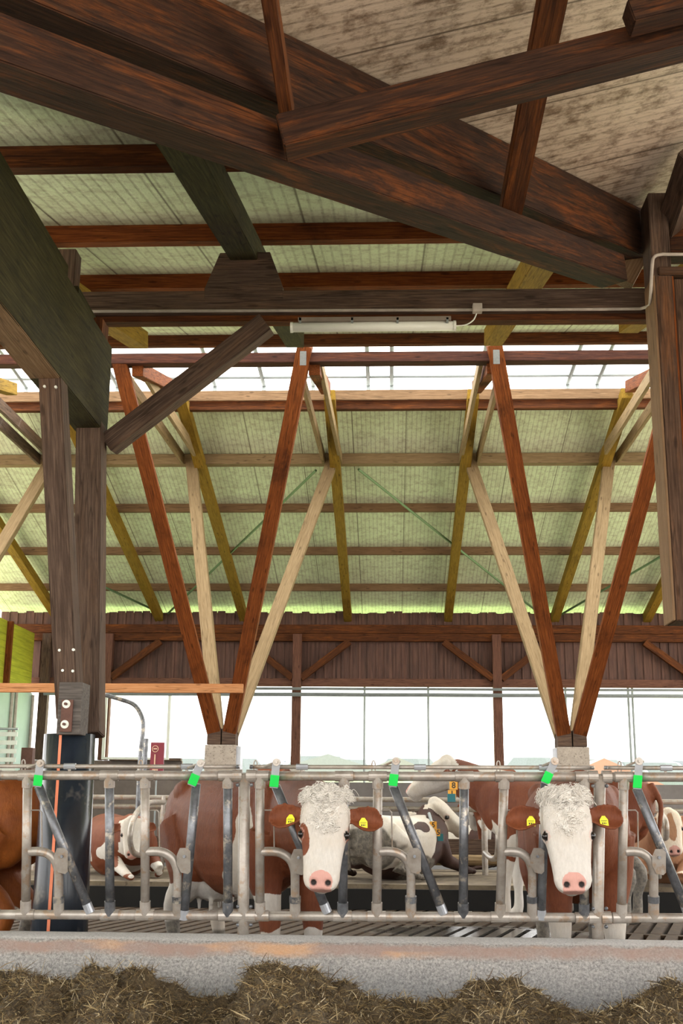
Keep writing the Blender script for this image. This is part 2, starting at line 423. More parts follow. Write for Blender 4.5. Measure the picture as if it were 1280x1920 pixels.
# thin green bracing rods under the far slope
def on_far(px, py, dz=.05):
    a, b = ray(px, py); Y = (A-dz)/(b+SL); return Vector((a*Y, Y, b*Y+ZC))
for (a, b, t) in (((672, 880), (1030, 1165), 'running down right behind the right column'), ((592, 882), (315, 1150), 'running down left behind the left column'),
                  ((1262, 1030), (1038, 1160), 'rising right beside the right column'), ((190, 1098), (285, 1142), 'low at left behind the dark column')):
    mb = MB(); mb.tube([on_far(*a), on_far(*b)], .026, 6); o = mb.build('bracing_rod', 'gtube')
    tag(o, 'thin green steel bracing rod '+t, 'rod', 'green bracing rods')

# ------------------------------------------------------------------ V columns of the back row
def vcolumn(px, tips, label):
    root = empty('timber_column', (px, 18.3, 0), 0, label, 'column')
    mb = MB(); mb.box((px-.24, 18.06, 0), (px+.24, 18.54, ZC+.79)); mb.build('concrete_base', 'concrete', root, bevel=.012)
    s = 1 if px < 0 else -1
    mb = MB(); x = px + s*.27; mb.box((x-.035, 18.1, .1), (x+.035, 18.4, ZC+.77)); mb.build('cover_strip', 'steel', root)
    zb = ZC+.80
    for (X, Y, Z), ox, oy, m, u in tips:
        a = Vector((px+ox, 18.3+oy, zb))
        k = Vector((px+ox*1.05, 18.3+oy*1.05, zb+.18))
        b = Vector((X, Y, Z))
        o = timber('strut', k, b, .21, .15, m, root, up=(0, 1, 0), cut0=0)
    for sx in (-1, 1):
        for sy in (-1, 1):
            mb = MB(); mb.box((px+sx*.115-.105, 18.3+sy*.10-.085, zb-.005), (px+sx*.115+.105, 18.3+sy*.10+.085, zb+.24)); mb.build('strut_foot', 'grey', root, bevel=.006)
    return root
zt, zrr = ZC+.3886*15.58, ZC+.2918*21.0
vcolumn(-2.58, [((-3.85, 15.55, zt), -.115, -.1, 'orange', 0), ((-1.18, 15.42, zt+.17), .115, -.1, 'orange', 0), ((-3.71, 20.95, zrr), -.10, .1, 'pale', 0), ((-1.06, 20.95, zrr), .12, .1, 'pale', 0)],
        'four-strut timber column on a concrete base, left of the centre')
vcolumn(2.775, [((1.48, 15.42, zt+.17), -.115, -.1, 'orange', 0), ((4.08, 15.55, zt), .115, -.1, 'orange', 0), ((1.51, 20.95, zrr), -.12, .1, 'pale', 0), ((4.08, 20.95, zrr), .10, .1, 'pale', 0)],
        'four-strut timber column on a concrete base, behind the right feeding cow')
vcolumn(-7.95, [((-6.5, 15.55, zt), .115, -.1, 'plate', 0), ((-6.4, 20.95, zrr), .10, .1, 'pale', 0)],
        'timber column at far left with only its right struts in view')
# paired tie planks from back strut heads to front strut heads
for X0, X1, t in ((-6.45, -6.45, 'at far left'), (-3.71, -3.8, 'behind the long diagonal brace'), (-1.06, -1.15, 'above the left column, right side'), (1.5, 1.48, 'above the right column, left side'), (4.08, 4.05, 'beside the hanging timber')):
    for s, w in ((-1, 'left'), (1, 'right')):
        o = timber('tie_plank', (X0+s*.16, 21.1, zrr+.06), (X1+s*.16, 15.72, zt+.08), .06, .2, 'pale' if X0 > -6 else 'grey')
        tag(o, '%s plank of the paired pale tie planks %s' % (w, t), 'plank', 'paired tie planks')
for X in (-1.18, 1.48):
    mb = MB()
    xx = X-.02 if X < 0 else X+.02
    mb.box((xx-.045, 15.315, zt-.16), (xx+.045, 15.325, zt+.05)); o = mb.build('nail_plate', 'steel')
    o.data.materials[0] = MT['plate_grey']; tag(o, 'perforated grey nail plate on the %s orange strut head' % ('left' if X < 0 else 'right'), 'plate', 'nail plates')

# tan rail
a, b = ray(456, 1291); o = timber('cross_rail', pt(456, 1291, 17.35), (-9, 17.35, ZC+.0905*17.35), .07, .135, 'tan'); tag(o, 'fresh tan wooden rail running left from the left timber column', 'rail')

# ------------------------------------------------------------------ back wall
YB = 28.0
zb0, zb1 = ZC+.0955*YB, ZC+.157*YB
wb = MB(); x = -9.5; rr = random.Random(3)
while x < 9.5:
    w = .205; j = rr.uniform(-.012, .012)
    wb.box((x, YB+j, zb0), (x+w-.02, YB+.03+j, zb1+rr.uniform(-.03, .03)))
    wb.box((x+w-.045, YB-.025, zb0), (x+w+.008, YB-.001, zb1-.02)); x += w
o = newobj('wall_back', wb.mesh('wall_back'), 'boards'); o['kind'] = 'structure'
m, nt, b = mat('brown_vertical_boards')
v = coords(nt, (9, 9, .8)); n = noi(nt, v, 2, 6, .7); n2 = noi(nt, coords(nt, (4.9, 1, .01)), 1.0, 1, .5)
c = ramp(nt, n, [(.3, (.06, .027, .02)), (.7, (.17, .08, .055))])
c = mixc(nt, ramp(nt, n2, [(.35, (.55,)*3), (.65, (1,)*3)]), (.02, .012, .01), c)
nt.links.new(c, b.inputs['Base Color']); b.inputs['Roughness'].default_value = .8; bump(nt, b, n, .3, .01)
o.data.materials[0] = m; MT['vboards'] = m
lw = MB(); lw.box((-4.9, YB, 0), (9.5, YB+.12, ZC+.0135*YB)); o = newobj('wall_back_lower', lw.mesh('w'), plain('grey_lower_wall', (.17, .15, .14), .85, 0, .4, 1.5, .1)); o['kind'] = 'structure'
lw = MB(); lw.box((-9.5, YB, 0), (-4.9, YB+.12, ZC+.030*YB)); o = newobj('wall_back_lower', lw.mesh('w'), plain('brown_lower_wall', (.20, .16, .14), .85, 0, .4, 2, .1)); o['kind'] = 'structure'
for i, (z0, z1, d) in enumerate(((1.172, 1.188, .10), (1.189, 1.203, .16), (1.273, 1.288, .12))):
    pz0 = ZC+ray(740, z1*1000)[1]*27.9; pz1 = ZC+ray(740, z0*1000)[1]*27.9
    o = timber('wall_rail', (-9.4, 27.9, (pz0+pz1)/2), (9.4, 27.9, (pz0+pz1)/2), d, pz1-pz0, 'rust' if i < 2 else 'boards')
    tag(o, ('upper brown rail along the back wall under the rafter ends', 'lower brown rail of the pair near the top of the back wall', 'brown rail along the bottom edge of the back wall boards')[i], 'rail')
zs = ZC+.0135*YB
for k, (p, t) in enumerate(((-9.5+2.45, 'beside the green-lit boards at left'), (-6.75, 'behind the dark near column'), (-2.2, 'between the left column and the centre'), (2.55, 'behind the right column'), (7.0, 'at far right edge'))):
    p = (-8.25, -.2427*27.8, -.079*27.8, .0916*27.8, .262*27.8)[k]
    o = timber('wall_post', (p, 27.8, zs if p > -4.9 else ZC+.03*YB), (p, 27.8, ZC+ray(740, 1190)[1]*27.8), .21, .2, 'boards' if k else 'grey', up=(0, 1, 0))
    tag(o, 'brown wooden post of the back window wall '+t, 'post', 'posts of the back window wall')
    zlo, zhi = ZC+ray(740, 1272)[1]*27.75, ZC+ray(740, 1203)[1]*27.75
    for s in (-1, 1):
        if k == 0 : continue
        if k == 4 and s > 0: continue
        o = timber('wall_brace', (p+s*.1, 27.78, zlo), (p+s*1.25, 27.78, zhi), .16, .14, 'rust', up=(0, 1, 0))
        tag(o, 'diagonal brace %s of the wall post %s' % ('left' if s < 0 else 'right', t), 'brace', 'diagonal braces of the back wall')
for i, y in enumerate((1292, 1303)):
    z = ZC+ray(740, y)[1]*27.6; mb = MB(); mb.tube([(-8.2, 27.6, z), (9, 27.6, z)], .035 if i == 0 else .05, 6); o = mb.build('curtain_rail', 'net')
    tag(o, ('thin grey tube just under the back wall boards', 'thicker grey tube along the top of the back window opening')[i], 'tube')
for px in (318, 683, 803, 1180, 1188, 1062):
    X = ray(px, 1360)[0]*28.05; mb = MB(); mb.tube([(X, 28.05, zs if px > 400 else ZC+.03*YB), (X, 28.05, ZC+.096*28)], .03, 6); o = mb.build('window_mullion', 'net')
    tag(o, 'thin grey vertical window bar '+{318: 'left of the left column', 683: 'above the gap behind the left feeding cow', 803: 'above the standing cow facing left', 1180: 'right of the right column, left of a pair', 1188: 'right of the right column, right of a pair', 1062: 'behind the right column'}[px], 'bar', 'window bars')
# window sill and frame of the left opening
o = timber('window_sill', (-6.6, 27.9, ZC+.031*YB), (-4.9, 27.9, ZC+.031*YB), .2, .06, 'grey'); tag(o, 'dark sill of the left window opening', 'sill')
mb = MB(); X0, X1 = ray(192, 1380)[0]*27.6, ray(312, 1380)[0]*27.6; z0 = ZC+.031*27.6; z1 = ZC+.088*27.6
mb.box((X0, 27.6, z0), (X0+.07, 27.66, z1)); mb.box((X1, 27.6, z0), (X1+.07, 27.66, z1)); mb.box((X0+.07, 27.6, z0), (X1, 27.66, z0+.05)); o = mb.build('window_frame', 'white')
tag(o, 'white window frame in the back opening right of the dark near column', 'frame')

# left gable wall piece: green light painted into boards above, pale mint panel below
XL = -8.52
m, nt, b = mat('green_lit_boards')
n = noi(nt, coords(nt, (1, .7, 9)), 1.5, 6, .7); c = ramp(nt, n, [(.3, (.26, .27, .01)), (.7, (.52, .52, .03))])
nt.links.new(c, b.inputs['Base Color']); b.inputs['Roughness'].default_value = .8; bump(nt, b, n, .3, .02)
MT['green_lit'] = m
mb = MB()
zt0 = ZC+.0915*25
for i in range(9):
    za = ZC+2.42+i*.155; ya = 20.0; yb = 27.9
    mb.box((XL-.03, 20, za), (XL, 27.6, za+.148))
o = newobj('wall_left', mb.mesh('wall_left'), 'green_lit'); o['kind'] = 'structure'
o = timber('wall_post', (XL+.06, 25.6, ZC+2.4), (XL+.06, 25.6, ZC+3.8), .12, .12, 'orange', up=(0, 1, 0)); tag(o, 'reddish brown batten on the green-lit boards', 'post')
mb = MB(); mb.box((XL-.05, 20, .3), (XL-.01, 27.8, ZC+2.40)); o = newobj('wall_left_lower', mb.mesh('wl'), 'mint'); o['kind'] = 'structure'
for y in (26.2, 26.5, 27.75):
    mb = MB(); mb.tube([(XL+.02, y, .4), (XL+.02, y, ZC+2.35)], .04, 6); o = mb.build('door_bar', 'conduit'); tag(o, 'thin vertical door bar on the mint panel, ' + {26.2: 'left one of three', 26.5: 'middle one of three', 27.75: 'right one beside the window'}[y], 'bar', 'door bars on the mint panel')
mb = MB(); P0 = pt(0, 1376, 24.0); P1 = pt(28, 1440, 24.0)
crate = empty('slatted_gate', (P0.x, 24, P1.z), 0, 'pale slatted gate at the left edge below the mint panel', 'gate')
for i in range(5):
    z = P1.z + (P0.z-P1.z)*i/4; mb2 = MB(); mb2.box((P0.x-1.0, 23.98, z-.05), (P1.x, 24.02, z+.04)); mb2.build('slat', 'white', crate)
mb2 = MB(); mb2.tube([(P0.x-1, 23.95, P0.z+.1), (P1.x+.02, 23.95, P0.z+.1)], .025, 8); mb2.build('top_bar', 'steel', crate)
mb = MB(); q0, q1 = pt(43, 1402, 24.5), pt(61, 1450, 24.5); mb.box((q0.x, 24.4, -.02), (q1.x, 24.6, q0.z)); o = mb.build('brown_post', 'rusty', bevel=.01); tag(o, 'short dark brown post beside the pale slatted gate', 'post')

# ------------------------------------------------------------------ floors
m, nt, b = mat('wet_slatted_concrete')
v = coords(nt, (1, 1, 1)); n = noi(nt, v, 1.1, 5, .65, .3); n2 = noi(nt, v, 14, 6, .7)
gr = node(nt, 'ShaderNodeVectorMath', operation='DISTANCE'); nt.links.new(coords(nt, (.55, 1, 1)), gr.inputs[0]); gr.inputs[1].default_value = (.44, 11.6, 0)
wet = ramp(nt, math_(nt, 'ADD', gr.outputs['Value'], math_(nt, 'MULTIPLY', n, .7)), [(.80, (1, 1, 1)), (.98, (0, 0, 0))])
c = mixc(nt, wet, ramp(nt, n2, [(.35, (.022, .011, .005)), (.7, (.085, .046, .018))]), ramp(nt, n2, [(.35, (.03, .025, .022)), (.7, (.12, .11, .10))]))
nt.links.new(c, b.inputs['Base Color'])
rg = node(nt, 'ShaderNodeMapRange'); nt.links.new(wet, rg.inputs[0]); rg.inputs[3].default_value = .8; rg.inputs[4].default_value = .12
nt.links.new(rg.outputs[0], b.inputs['Roughness']); bump(nt, b, n2, .18, .012)
MT['slat'] = m
mb = MB(); ang = math.atan2(.29, 1)      # slots run along (.29, 1)
Rm = Matrix.Rotation(-ang, 3, 'Z')
for row in range(4):
    L = 1.75
    for i in range(-62, 62):
        u0 = i*.155
        lo = (u0+.026, 6.6+row*L, -.12); hi = (u0+.155-.026, 6.6+row*L+L-.10, 0)
        mb.box(lo, hi, Rm)
    mb.box((-9.6, 6.6+row*L+L-.10, -.12), (9.6, 6.6+row*L+L, -.002), Rm)
mb.v = [q for q in mb.v]
o = newobj('floor', mb.mesh('slatted_floor'), 'slat'); o['kind'] = 'structure'
mb = MB(); mb.box((-10, 6.9, -.4), (10, 14, -.3)); mb.box((-10, 14, -.4), (10, 30, -.02))
o = newobj('floor_base', mb.mesh('fb'), plain('dark_pit', (.03, .022, .015), .7, 0, .3, 4, 0)); o['kind'] = 'structure'
# cubicle platform
m = plain('straw_dusted_platform', (.20, .155, .10), .95, 0, .35, 3, .3, col2=(.08, .06, .04), spots=((.07, .05, .035), 7, .55))
mb = MB(); mb.box((-10, 13.75, 0), (10, 16.8, .27)); o = newobj('floor_platform', mb.mesh('fp'), m); o['kind'] = 'structure'
mb = MB(); mb.box((-10, 13.70, 0), (10, 13.752, .22)); o = newobj('trim_1', mb.mesh('fs'), plain('black_step_face', (.008, .007, .006), .95, 0, .4, 5, .2)); o['kind'] = 'structure'
mb = MB(); mb.tube([(-9, 16.3, .42), (9, 16.3, .42)], .07, 10); o = mb.build('brisket_pipe', 'pale'); tag(o, 'thick beige pipe lying along the back of the resting platform', 'pipe')
o = timber('brisket_board', (-9, 16.75, .5), (9, 16.75, .5), .05, .35, 'grey'); tag(o, 'grey brown board standing behind the resting platform', 'board')
# feed alley floor, meadow outside
mb = MB(); mb.box((-10, -6, -.1), (10, 6.85, .04)); o = newobj('floor_alley', mb.mesh('fa'), plain('grey_alley_concrete', (.30, .27, .24), .85, 0, .3, 4, .1)); o['kind'] = 'structure'
me = bpy.data.meshes.new('meadow'); me.from_pydata([(-150, 29.5, -.45), (150, 29.5, -.45), (150, 260, -.45), (-150, 260, -.45)], [], [(0, 1, 2, 3)])
o = newobj('floor_meadow', me, 'grass'); o['kind'] = 'structure'

me = bpy.data.meshes.new('yard'); me.from_pydata([(-80, -60, -.5), (80, -60, -.5), (80, 29.5, -.5), (-80, 29.5, -.5)], [], [(0, 1, 2, 3)])
o = newobj('floor_yard', me, plain('gravel_yard', (.40, .35, .27), .9, 0, .25, 1, 0)); o['kind'] = 'structure'
# feed kerb
m, nt, b = mat('worn_kerb_concrete')
v = coords(nt, (1, 1, 1)); sp = nt.nodes.new('ShaderNodeSeparateXYZ'); nt.links.new(v, sp.inputs[0])
n = noi(nt, v, 2.2, 6, .7); n2 = noi(nt, v, 75, 4, .8); n3 = noi(nt, coords(nt, (.8, 1, 3)), 1.7, 4, .6)
base = ramp(nt, n2, [(.32, (.17, .16, .15)), (.52, (.40, .38, .36)), (.72, (.66, .62, .58))])
band = ramp(nt, math_(nt, 'ADD', sp.outputs[2], math_(nt, 'MULTIPLY', n, .10)), [(.395, (0, 0, 0)), (.425, (1, 1, 1)), (.46, (1, 1, 1)), (.475, (0, 0, 0))])
red = mixc(nt, ramp(nt, n3, [(.52, (0, 0, 0)), (.62, (1, 1, 1))]), (.40, .27, .22), (.68, .38, .20))
c = mixc(nt, math_(nt, 'MULTIPLY', band, ramp(nt, n, [(.3, (.35,)*3), (.6, (.95,)*3)])), base, red)
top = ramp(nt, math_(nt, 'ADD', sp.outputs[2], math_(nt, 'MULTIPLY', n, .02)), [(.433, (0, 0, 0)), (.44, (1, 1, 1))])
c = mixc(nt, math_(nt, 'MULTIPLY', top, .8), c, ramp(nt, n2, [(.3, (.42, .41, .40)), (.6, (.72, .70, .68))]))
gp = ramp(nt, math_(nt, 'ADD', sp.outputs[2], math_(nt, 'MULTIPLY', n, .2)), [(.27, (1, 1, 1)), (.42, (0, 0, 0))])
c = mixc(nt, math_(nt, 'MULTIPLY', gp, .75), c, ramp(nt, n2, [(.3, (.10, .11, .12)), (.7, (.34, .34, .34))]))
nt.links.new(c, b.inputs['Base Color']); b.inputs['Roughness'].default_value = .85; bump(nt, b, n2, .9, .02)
prf = [(7.12, 0), (7.12, .420), (7.09, .436), (7.00, .440), (6.90, .436), (6.86, .428), (6.84, .410), (6.80, .36), (6.74, .24), (6.70, .15), (6.66, 0)]
mb = MB(); xs = [-6+i*.1 for i in range(121)]; vv = []; ff = []
for x in xs:
    for (y, z) in prf:
        k = noise.noise(Vector((x*1.7, y*3, z*3)))*.008
        vv.append((x, y+k, z+(k*.6 if z > .1 else 0)))
n_ = len(prf)
for i in range(len(xs)-1):
    for j in range(n_-1):
        a = i*n_+j; ff.append((a, a+1, a+1+n_, a+n_))
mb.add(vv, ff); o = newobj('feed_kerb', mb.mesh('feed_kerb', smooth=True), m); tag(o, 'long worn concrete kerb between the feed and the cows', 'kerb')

# ------------------------------------------------------------------ near dark column at left
Xc = -2.05
col = empty('near_column', (-2.05, 7.6, 0), 0, 'dark near timber column with black plastic sleeve and orange stripe', 'column')
mb = MB(); zt_ = ZC+.0525*7.45; cx, cy, rr_ = (ray(131, 1375)[0])*7.6, 7.60, .165
n = 28
mb.tube([(cx+.01, cy, 0), (cx+.01, cy, .6), (cx, cy, zt_)], [.185, .172, .163], 32); mb.build('sleeve', 'black', col, smooth=False)
for p in bpy.data.objects['sleeve'].data.polygons: p.use_smooth = len(p.vertices) == 4
mb = MB()   # stripe on the sleeve
for side in (0,):
    a0 = radians(265)
    def sp_(z, a):
        t = min(1, z/zt_); r = .185+(.163-.185)*t + .0025
        return Vector((cx+.01*(1-t)+r*cos(a), cy+r*sin(a), z))
    v = []; f = []
    for i in range(9):
        z = .02+(zt_-.03)*i/8
        v += [sp_(z, a0-.055), sp_(z, a0+.055)]
    for i in range(8): f.append((2*i, 2*i+1, 2*i+3, 2*i+2))
    mb.add(v, f)
mb.build('stripe', 'stripe', col)
w = .19
# front strut, back strut (the two legs fan apart along the barn), centre wood block
Pft = pt(102, 712, 7.0); Pfb = pt(130, 1330, 7.42)
fx = -2.135
o1 = timber('strut', (pt(131, 1345, 7.48).x, 7.50, pt(131, 1345, 7.48).z), (pt(95, 706, 7.08).x+.015, 7.08, pt(95, 706, 7.0).z+.02), .145, .17, 'grey', col, up=(0, 1, 0))
o2 = timber('strut', (pt(165, 1380, 7.74).x, 7.74, pt(165, 1380, 7.74).z), (pt(172, 790, 8.16).x, 8.16, pt(172, 793, 8.12).z), .185, .18, 'grey', col, up=(0, 1, 0))
q0, q1 = pt(105, 1374, 7.35), pt(155, 1279, 7.35)
mb = MB(); mb.box((q0.x, 7.35, q0.z-.01), (q1.x, 7.55, q1.z)); mb.build('wood_shoe', wood('dark_grey_timber', (.05, .045, .042), (.11, .095, .085), (.18, .155, .14)), col, bevel=.006)
q0, q1 = pt(112, 1372, 7.33), pt(137, 1312, 7.33)
mb = MB(); mb.box((q0.x, 7.33, q0.z), (q1.x, 7.345, q1.z)); pl = mb.build('steel_plate', 'rusty', col)
for (px, py) in ((124, 1320), (121, 1358)):
    c0 = pt(px, py, 7.325); mb = MB(); mb.tube([c0, c0+Vector((0, .006, 0))], .026, 16); wa = mb.build('washer', 'white', col)
    mb = MB(); mb.tube([c0-Vector((0, .025, 0)), c0], .009, 8); mb.build('bolt', 'rusty', wa)
for (px, py) in ((111, 1219), (137, 1218), (117, 1257), (136, 1258), (83, 724), (104, 725)):
    Y = 7.40 if py > 1000 else 7.0
    t = (py-706)/(1345-706); Y = 7.08+(7.50-7.08)*t-.095
    c0 = pt(px, py, Y); mb = MB(); mb.tube([c0, c0+Vector((0, .02, 0))], .009, 8); mb.build('screw', 'white', col)
# beam running along the barn over that column
b0, b1 = -2.30, -2.10
zb_ = ZC+.3745*7.06; zt2 = ZC+.402*8.25
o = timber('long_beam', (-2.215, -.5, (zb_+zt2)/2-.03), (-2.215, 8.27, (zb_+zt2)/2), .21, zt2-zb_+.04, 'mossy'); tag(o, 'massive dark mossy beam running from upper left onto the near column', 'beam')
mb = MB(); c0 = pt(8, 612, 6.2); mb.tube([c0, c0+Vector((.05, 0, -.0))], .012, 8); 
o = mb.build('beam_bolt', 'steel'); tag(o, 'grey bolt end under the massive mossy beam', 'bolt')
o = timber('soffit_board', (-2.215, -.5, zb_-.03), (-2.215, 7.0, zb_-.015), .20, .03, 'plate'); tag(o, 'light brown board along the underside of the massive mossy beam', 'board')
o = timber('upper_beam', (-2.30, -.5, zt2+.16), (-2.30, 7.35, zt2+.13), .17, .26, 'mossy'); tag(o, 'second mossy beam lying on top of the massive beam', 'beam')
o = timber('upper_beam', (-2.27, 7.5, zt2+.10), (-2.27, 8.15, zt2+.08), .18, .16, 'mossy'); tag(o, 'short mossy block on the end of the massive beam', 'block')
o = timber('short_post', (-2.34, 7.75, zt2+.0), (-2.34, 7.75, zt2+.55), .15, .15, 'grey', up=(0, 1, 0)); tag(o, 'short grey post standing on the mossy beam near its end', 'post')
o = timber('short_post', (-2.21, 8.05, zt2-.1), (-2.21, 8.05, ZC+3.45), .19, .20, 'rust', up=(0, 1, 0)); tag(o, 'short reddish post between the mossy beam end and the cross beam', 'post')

# cross beam (double), its block, brace, lamp and conduit
XR = 1.9
o = timber('cross_beam', (-2.42, 8.18, ZC+(.4605+.4370)/2*8.1), (XR+.1, 8.18, ZC+(.4590+.4350)/2*8.1), .15, .185, 'grey'); tag(o, 'upper grey brown beam of the double cross beam above the lamp', 'beam')
o = timber('cross_beam', (-2.42, 8.20, ZC+.4335*8.14), (XR+.1, 8.20, ZC+.4315*8.14), .11, .062, 'rust'); tag(o, 'lower reddish beam of the double cross beam directly above the lamp', 'beam')
bl = [(383, 541), (412, 474), (506, 472), (530, 537), (530, 560), (383, 560)]
mb = MB(); v = [pt(x, y, 8.1) for x, y in bl]; n = len(v); v2 = [q+Vector((0, .2, 0)) for q in v]
mb.add(v+v2, [tuple(range(n)), tuple(range(2*n-1, n-1, -1))]+[(i, (i+1) % n, n+(i+1) % n, n+i) for i in range(n)])
o = mb.build('trapezoid_block', 'grey', bevel=.006); tag(o, 'trapezoid wooden block on the cross beam under a rafter', 'block')
o = timber('diagonal_brace', pt(203, 835, 8.22), pt(500, 608, 8.05), .15, .15, 'grey', up=(0, 1, 0), cut1=0); tag(o, 'long diagonal brace rising from the near column to the cross beam', 'brace')
lamp = empty('fluorescent_lamp', (0, 7.98, ZC+3.3), 0, 'long fluorescent lamp in a clear tube cover under the cross beam', 'lamp')
la, lb = pt(549, 614, 7.95), pt(850, 611, 7.95)
mb = MB(); mb.box((la.x+.04, 7.90, la.z+.028), (lb.x-.02, 8.02, la.z+.06)); mb.build('housing', plain('grey_lamp_tray', (.22, .18, .14), .6), lamp, bevel=.004)
mb = MB(); mb.tube([la, lb], .036, 18); mb.build('cover', 'white', lamp, smooth=True)
for px in (563, 660, 745, 838):
    c0 = pt(px, 603, 7.93); mb = MB(); mb.box((c0.x-.008, 7.9, c0.z-.02), (c0.x+.008, 7.92, c0.z+.02)); mb.build('clip', 'net', lamp)
for e in (la, lb):
    mb = MB(); s = -.01 if e is la else .01; mb.tube([e, e+Vector((s*1.8, 0, 0))], .04, 14); mb.build('end_cap', 'white', lamp)
cp = [pt(155, 584, 8.08), pt(640, 582, 8.08), pt(1130, 580, 8.08), pt(1200, 579, 8.05), pt(1216, 573, 7.9), pt(1219, 560, 7.75), pt(1222, 500, 7.62), pt(1226, 482, 7.62), pt(1240, 477, 7.62), pt(1262, 477, 7.62), pt(1400, 477, 7.62)]
cp2 = cp[:3]+smooth_path(cp[3:], 6)
mb = MB(); mb.tube(cp2, .012, 8); cd = mb.build('cable_conduit', 'conduit', smooth=True); tag(cd, 'thin dusty conduit along the cross beam bending up at the right', 'conduit')
mb = MB(); c0 = pt(895, 577, 8.03); mb.box((c0.x-.035, 8.02, c0.z-.03), (c0.x+.035, 8.08, c0.z+.035)); o = mb.build('junction_box', 'conduit', bevel=.006)
tag(o, 'small grey junction box on the cross beam conduit', 'box')
mb = MB(); mb.tube(smooth_path([pt(893, 588, 8.04), pt(887, 600, 8.02), pt(873, 609, 8.0), pt(852, 611, 7.97)]), .005, 6); o = mb.build('lamp_cable', 'white', smooth=True); tag(o, 'short white cable from the junction box to the lamp', 'cable')

# hanging timber at right
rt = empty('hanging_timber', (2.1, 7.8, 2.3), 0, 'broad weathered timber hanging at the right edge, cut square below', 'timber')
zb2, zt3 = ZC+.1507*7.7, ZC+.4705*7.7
timber('lit_side_face', (1.877, 7.835, zb2), (1.877, 7.835, zt3), .016, .27, 'plate', rt, up=(0, 1, 0), bevel=.002)  # added pale strip; light falling on the left side is put into its colour
timber('plank', (1.945, 7.835, zb2), (1.945, 7.835, zt3), .118, .266, 'hang', rt, up=(0, 1, 0))
timber('seam_strip', (2.013, 7.84, zb2+.01), (2.013, 7.84, zt3), .014, .25, 'orange', rt, up=(0, 1, 0), bevel=.001)
timber('plank', (2.14, 7.85, zb2+.02), (2.14, 7.85, zt3-.02), .235, .27, 'hang', rt, up=(0, 1, 0))
timber('plank', (2.38, 7.84, zb2+.02), (2.38, 7.84, zt3-.02), .23, .27, 'hang', rt, up=(0, 1, 0))
timber('cap', (1.91, 7.83, zt3+.03), (2.6, 7.83, zt3+.03), .3, .06, 'hang', rt)
o = timber('wing_post', (1.94, 7.84, zt3-.3), (1.94, 7.84, ZC+.5515*7.75), .135, .27, 'grey', up=(0, 1, 0)); tag(o, 'weathered post above the hanging timber, reaching the valley', 'post')
o = timber('small_brace', pt(1168, 532, 8.15), pt(1222, 430, 8.1), .14, .16, 'plate', up=(0, 1, 0)); tag(o, 'short brace between cross beam and the post at right', 'brace')
o = timber('corner_strut', pt(1254, 425, 7.9), pt(1300, 290, 7.0), .13, .16, 'grey', up=(0, 1, 0)); tag(o, 'weathered strut rising right from the post at the right edge', 'strut')
o = timber('corner_beam', pt(1248, 455, 8.0), (3.4, 8.0, pt(1248, 455, 8.0).z), .2, .26, 'dark'); tag(o, 'dark beam behind the post at the upper right edge', 'beam')

# valley beams and wing framing
vd = Vector((2.79, 3.81, .96)).normalized(); V0 = Vector((-.87, 4.38, ZC+3.39))
hn = Vector((3.81, -2.79, 0)).normalized()       # horizontal normal towards the viewer side
hz = vd.cross(hn)*-1
def along(Y, dz, dn):
    t = (Y-4.38)/vd.y; return V0 + vd*t + Vector((0, 0, dz)) + hn*dn
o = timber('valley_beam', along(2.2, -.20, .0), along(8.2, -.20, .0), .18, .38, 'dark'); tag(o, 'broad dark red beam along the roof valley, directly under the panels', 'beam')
zl = lambda Y: ZC+1.8+SL*Y
def lowp(px, py, cc=1.8):
    a, b = ray(px, py); Y = cc/(b-SL); return Vector((a*Y, Y, b*Y+ZC))
LA, LB = lowp(0, 22), lowp(1172, 478)
ld = (LB-LA).normalized(); ln = Vector((ld.y, -ld.x, 0)).normalized()
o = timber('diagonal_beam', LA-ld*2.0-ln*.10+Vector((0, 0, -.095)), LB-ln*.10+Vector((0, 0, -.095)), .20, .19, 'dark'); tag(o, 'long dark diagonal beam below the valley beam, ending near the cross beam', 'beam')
o = timber('wing_rafter', pt(527, 260, 4.62), pt(527, 260, 4.62)+(pt(1290, 68, 4.62)-pt(527, 260, 4.62))*2.4, .15, .16, 'dark'); tag(o, 'dark rafter rising to the right from the long diagonal beam', 'rafter')
o = timber('wing_rafter', pt(1177, 36, 4.42), pt(1177, 36, 4.42)+(pt(1420, -25, 4.42)-pt(1177, 36, 4.42))*5, .12, .11, 'dark'); tag(o, 'second dark timber lapped on the wing rafter at upper right', 'rafter')
o = timber('wing_jack', (pt(539, 215, 4.75)), pt(500, -40, 4.1), .12, .06, 'rust', up=(1, 0, 0)); tag(o, 'narrow reddish strut rising from the left end of the wing rafter', 'strut')
o = timber('wing_jack', lowp(956, 398, 1.83), pt(1046, -60, 4.45), .10, .13, 'rust', up=(1, 0, 0)); tag(o, 'narrow reddish strut crossing behind the wing rafter', 'strut')

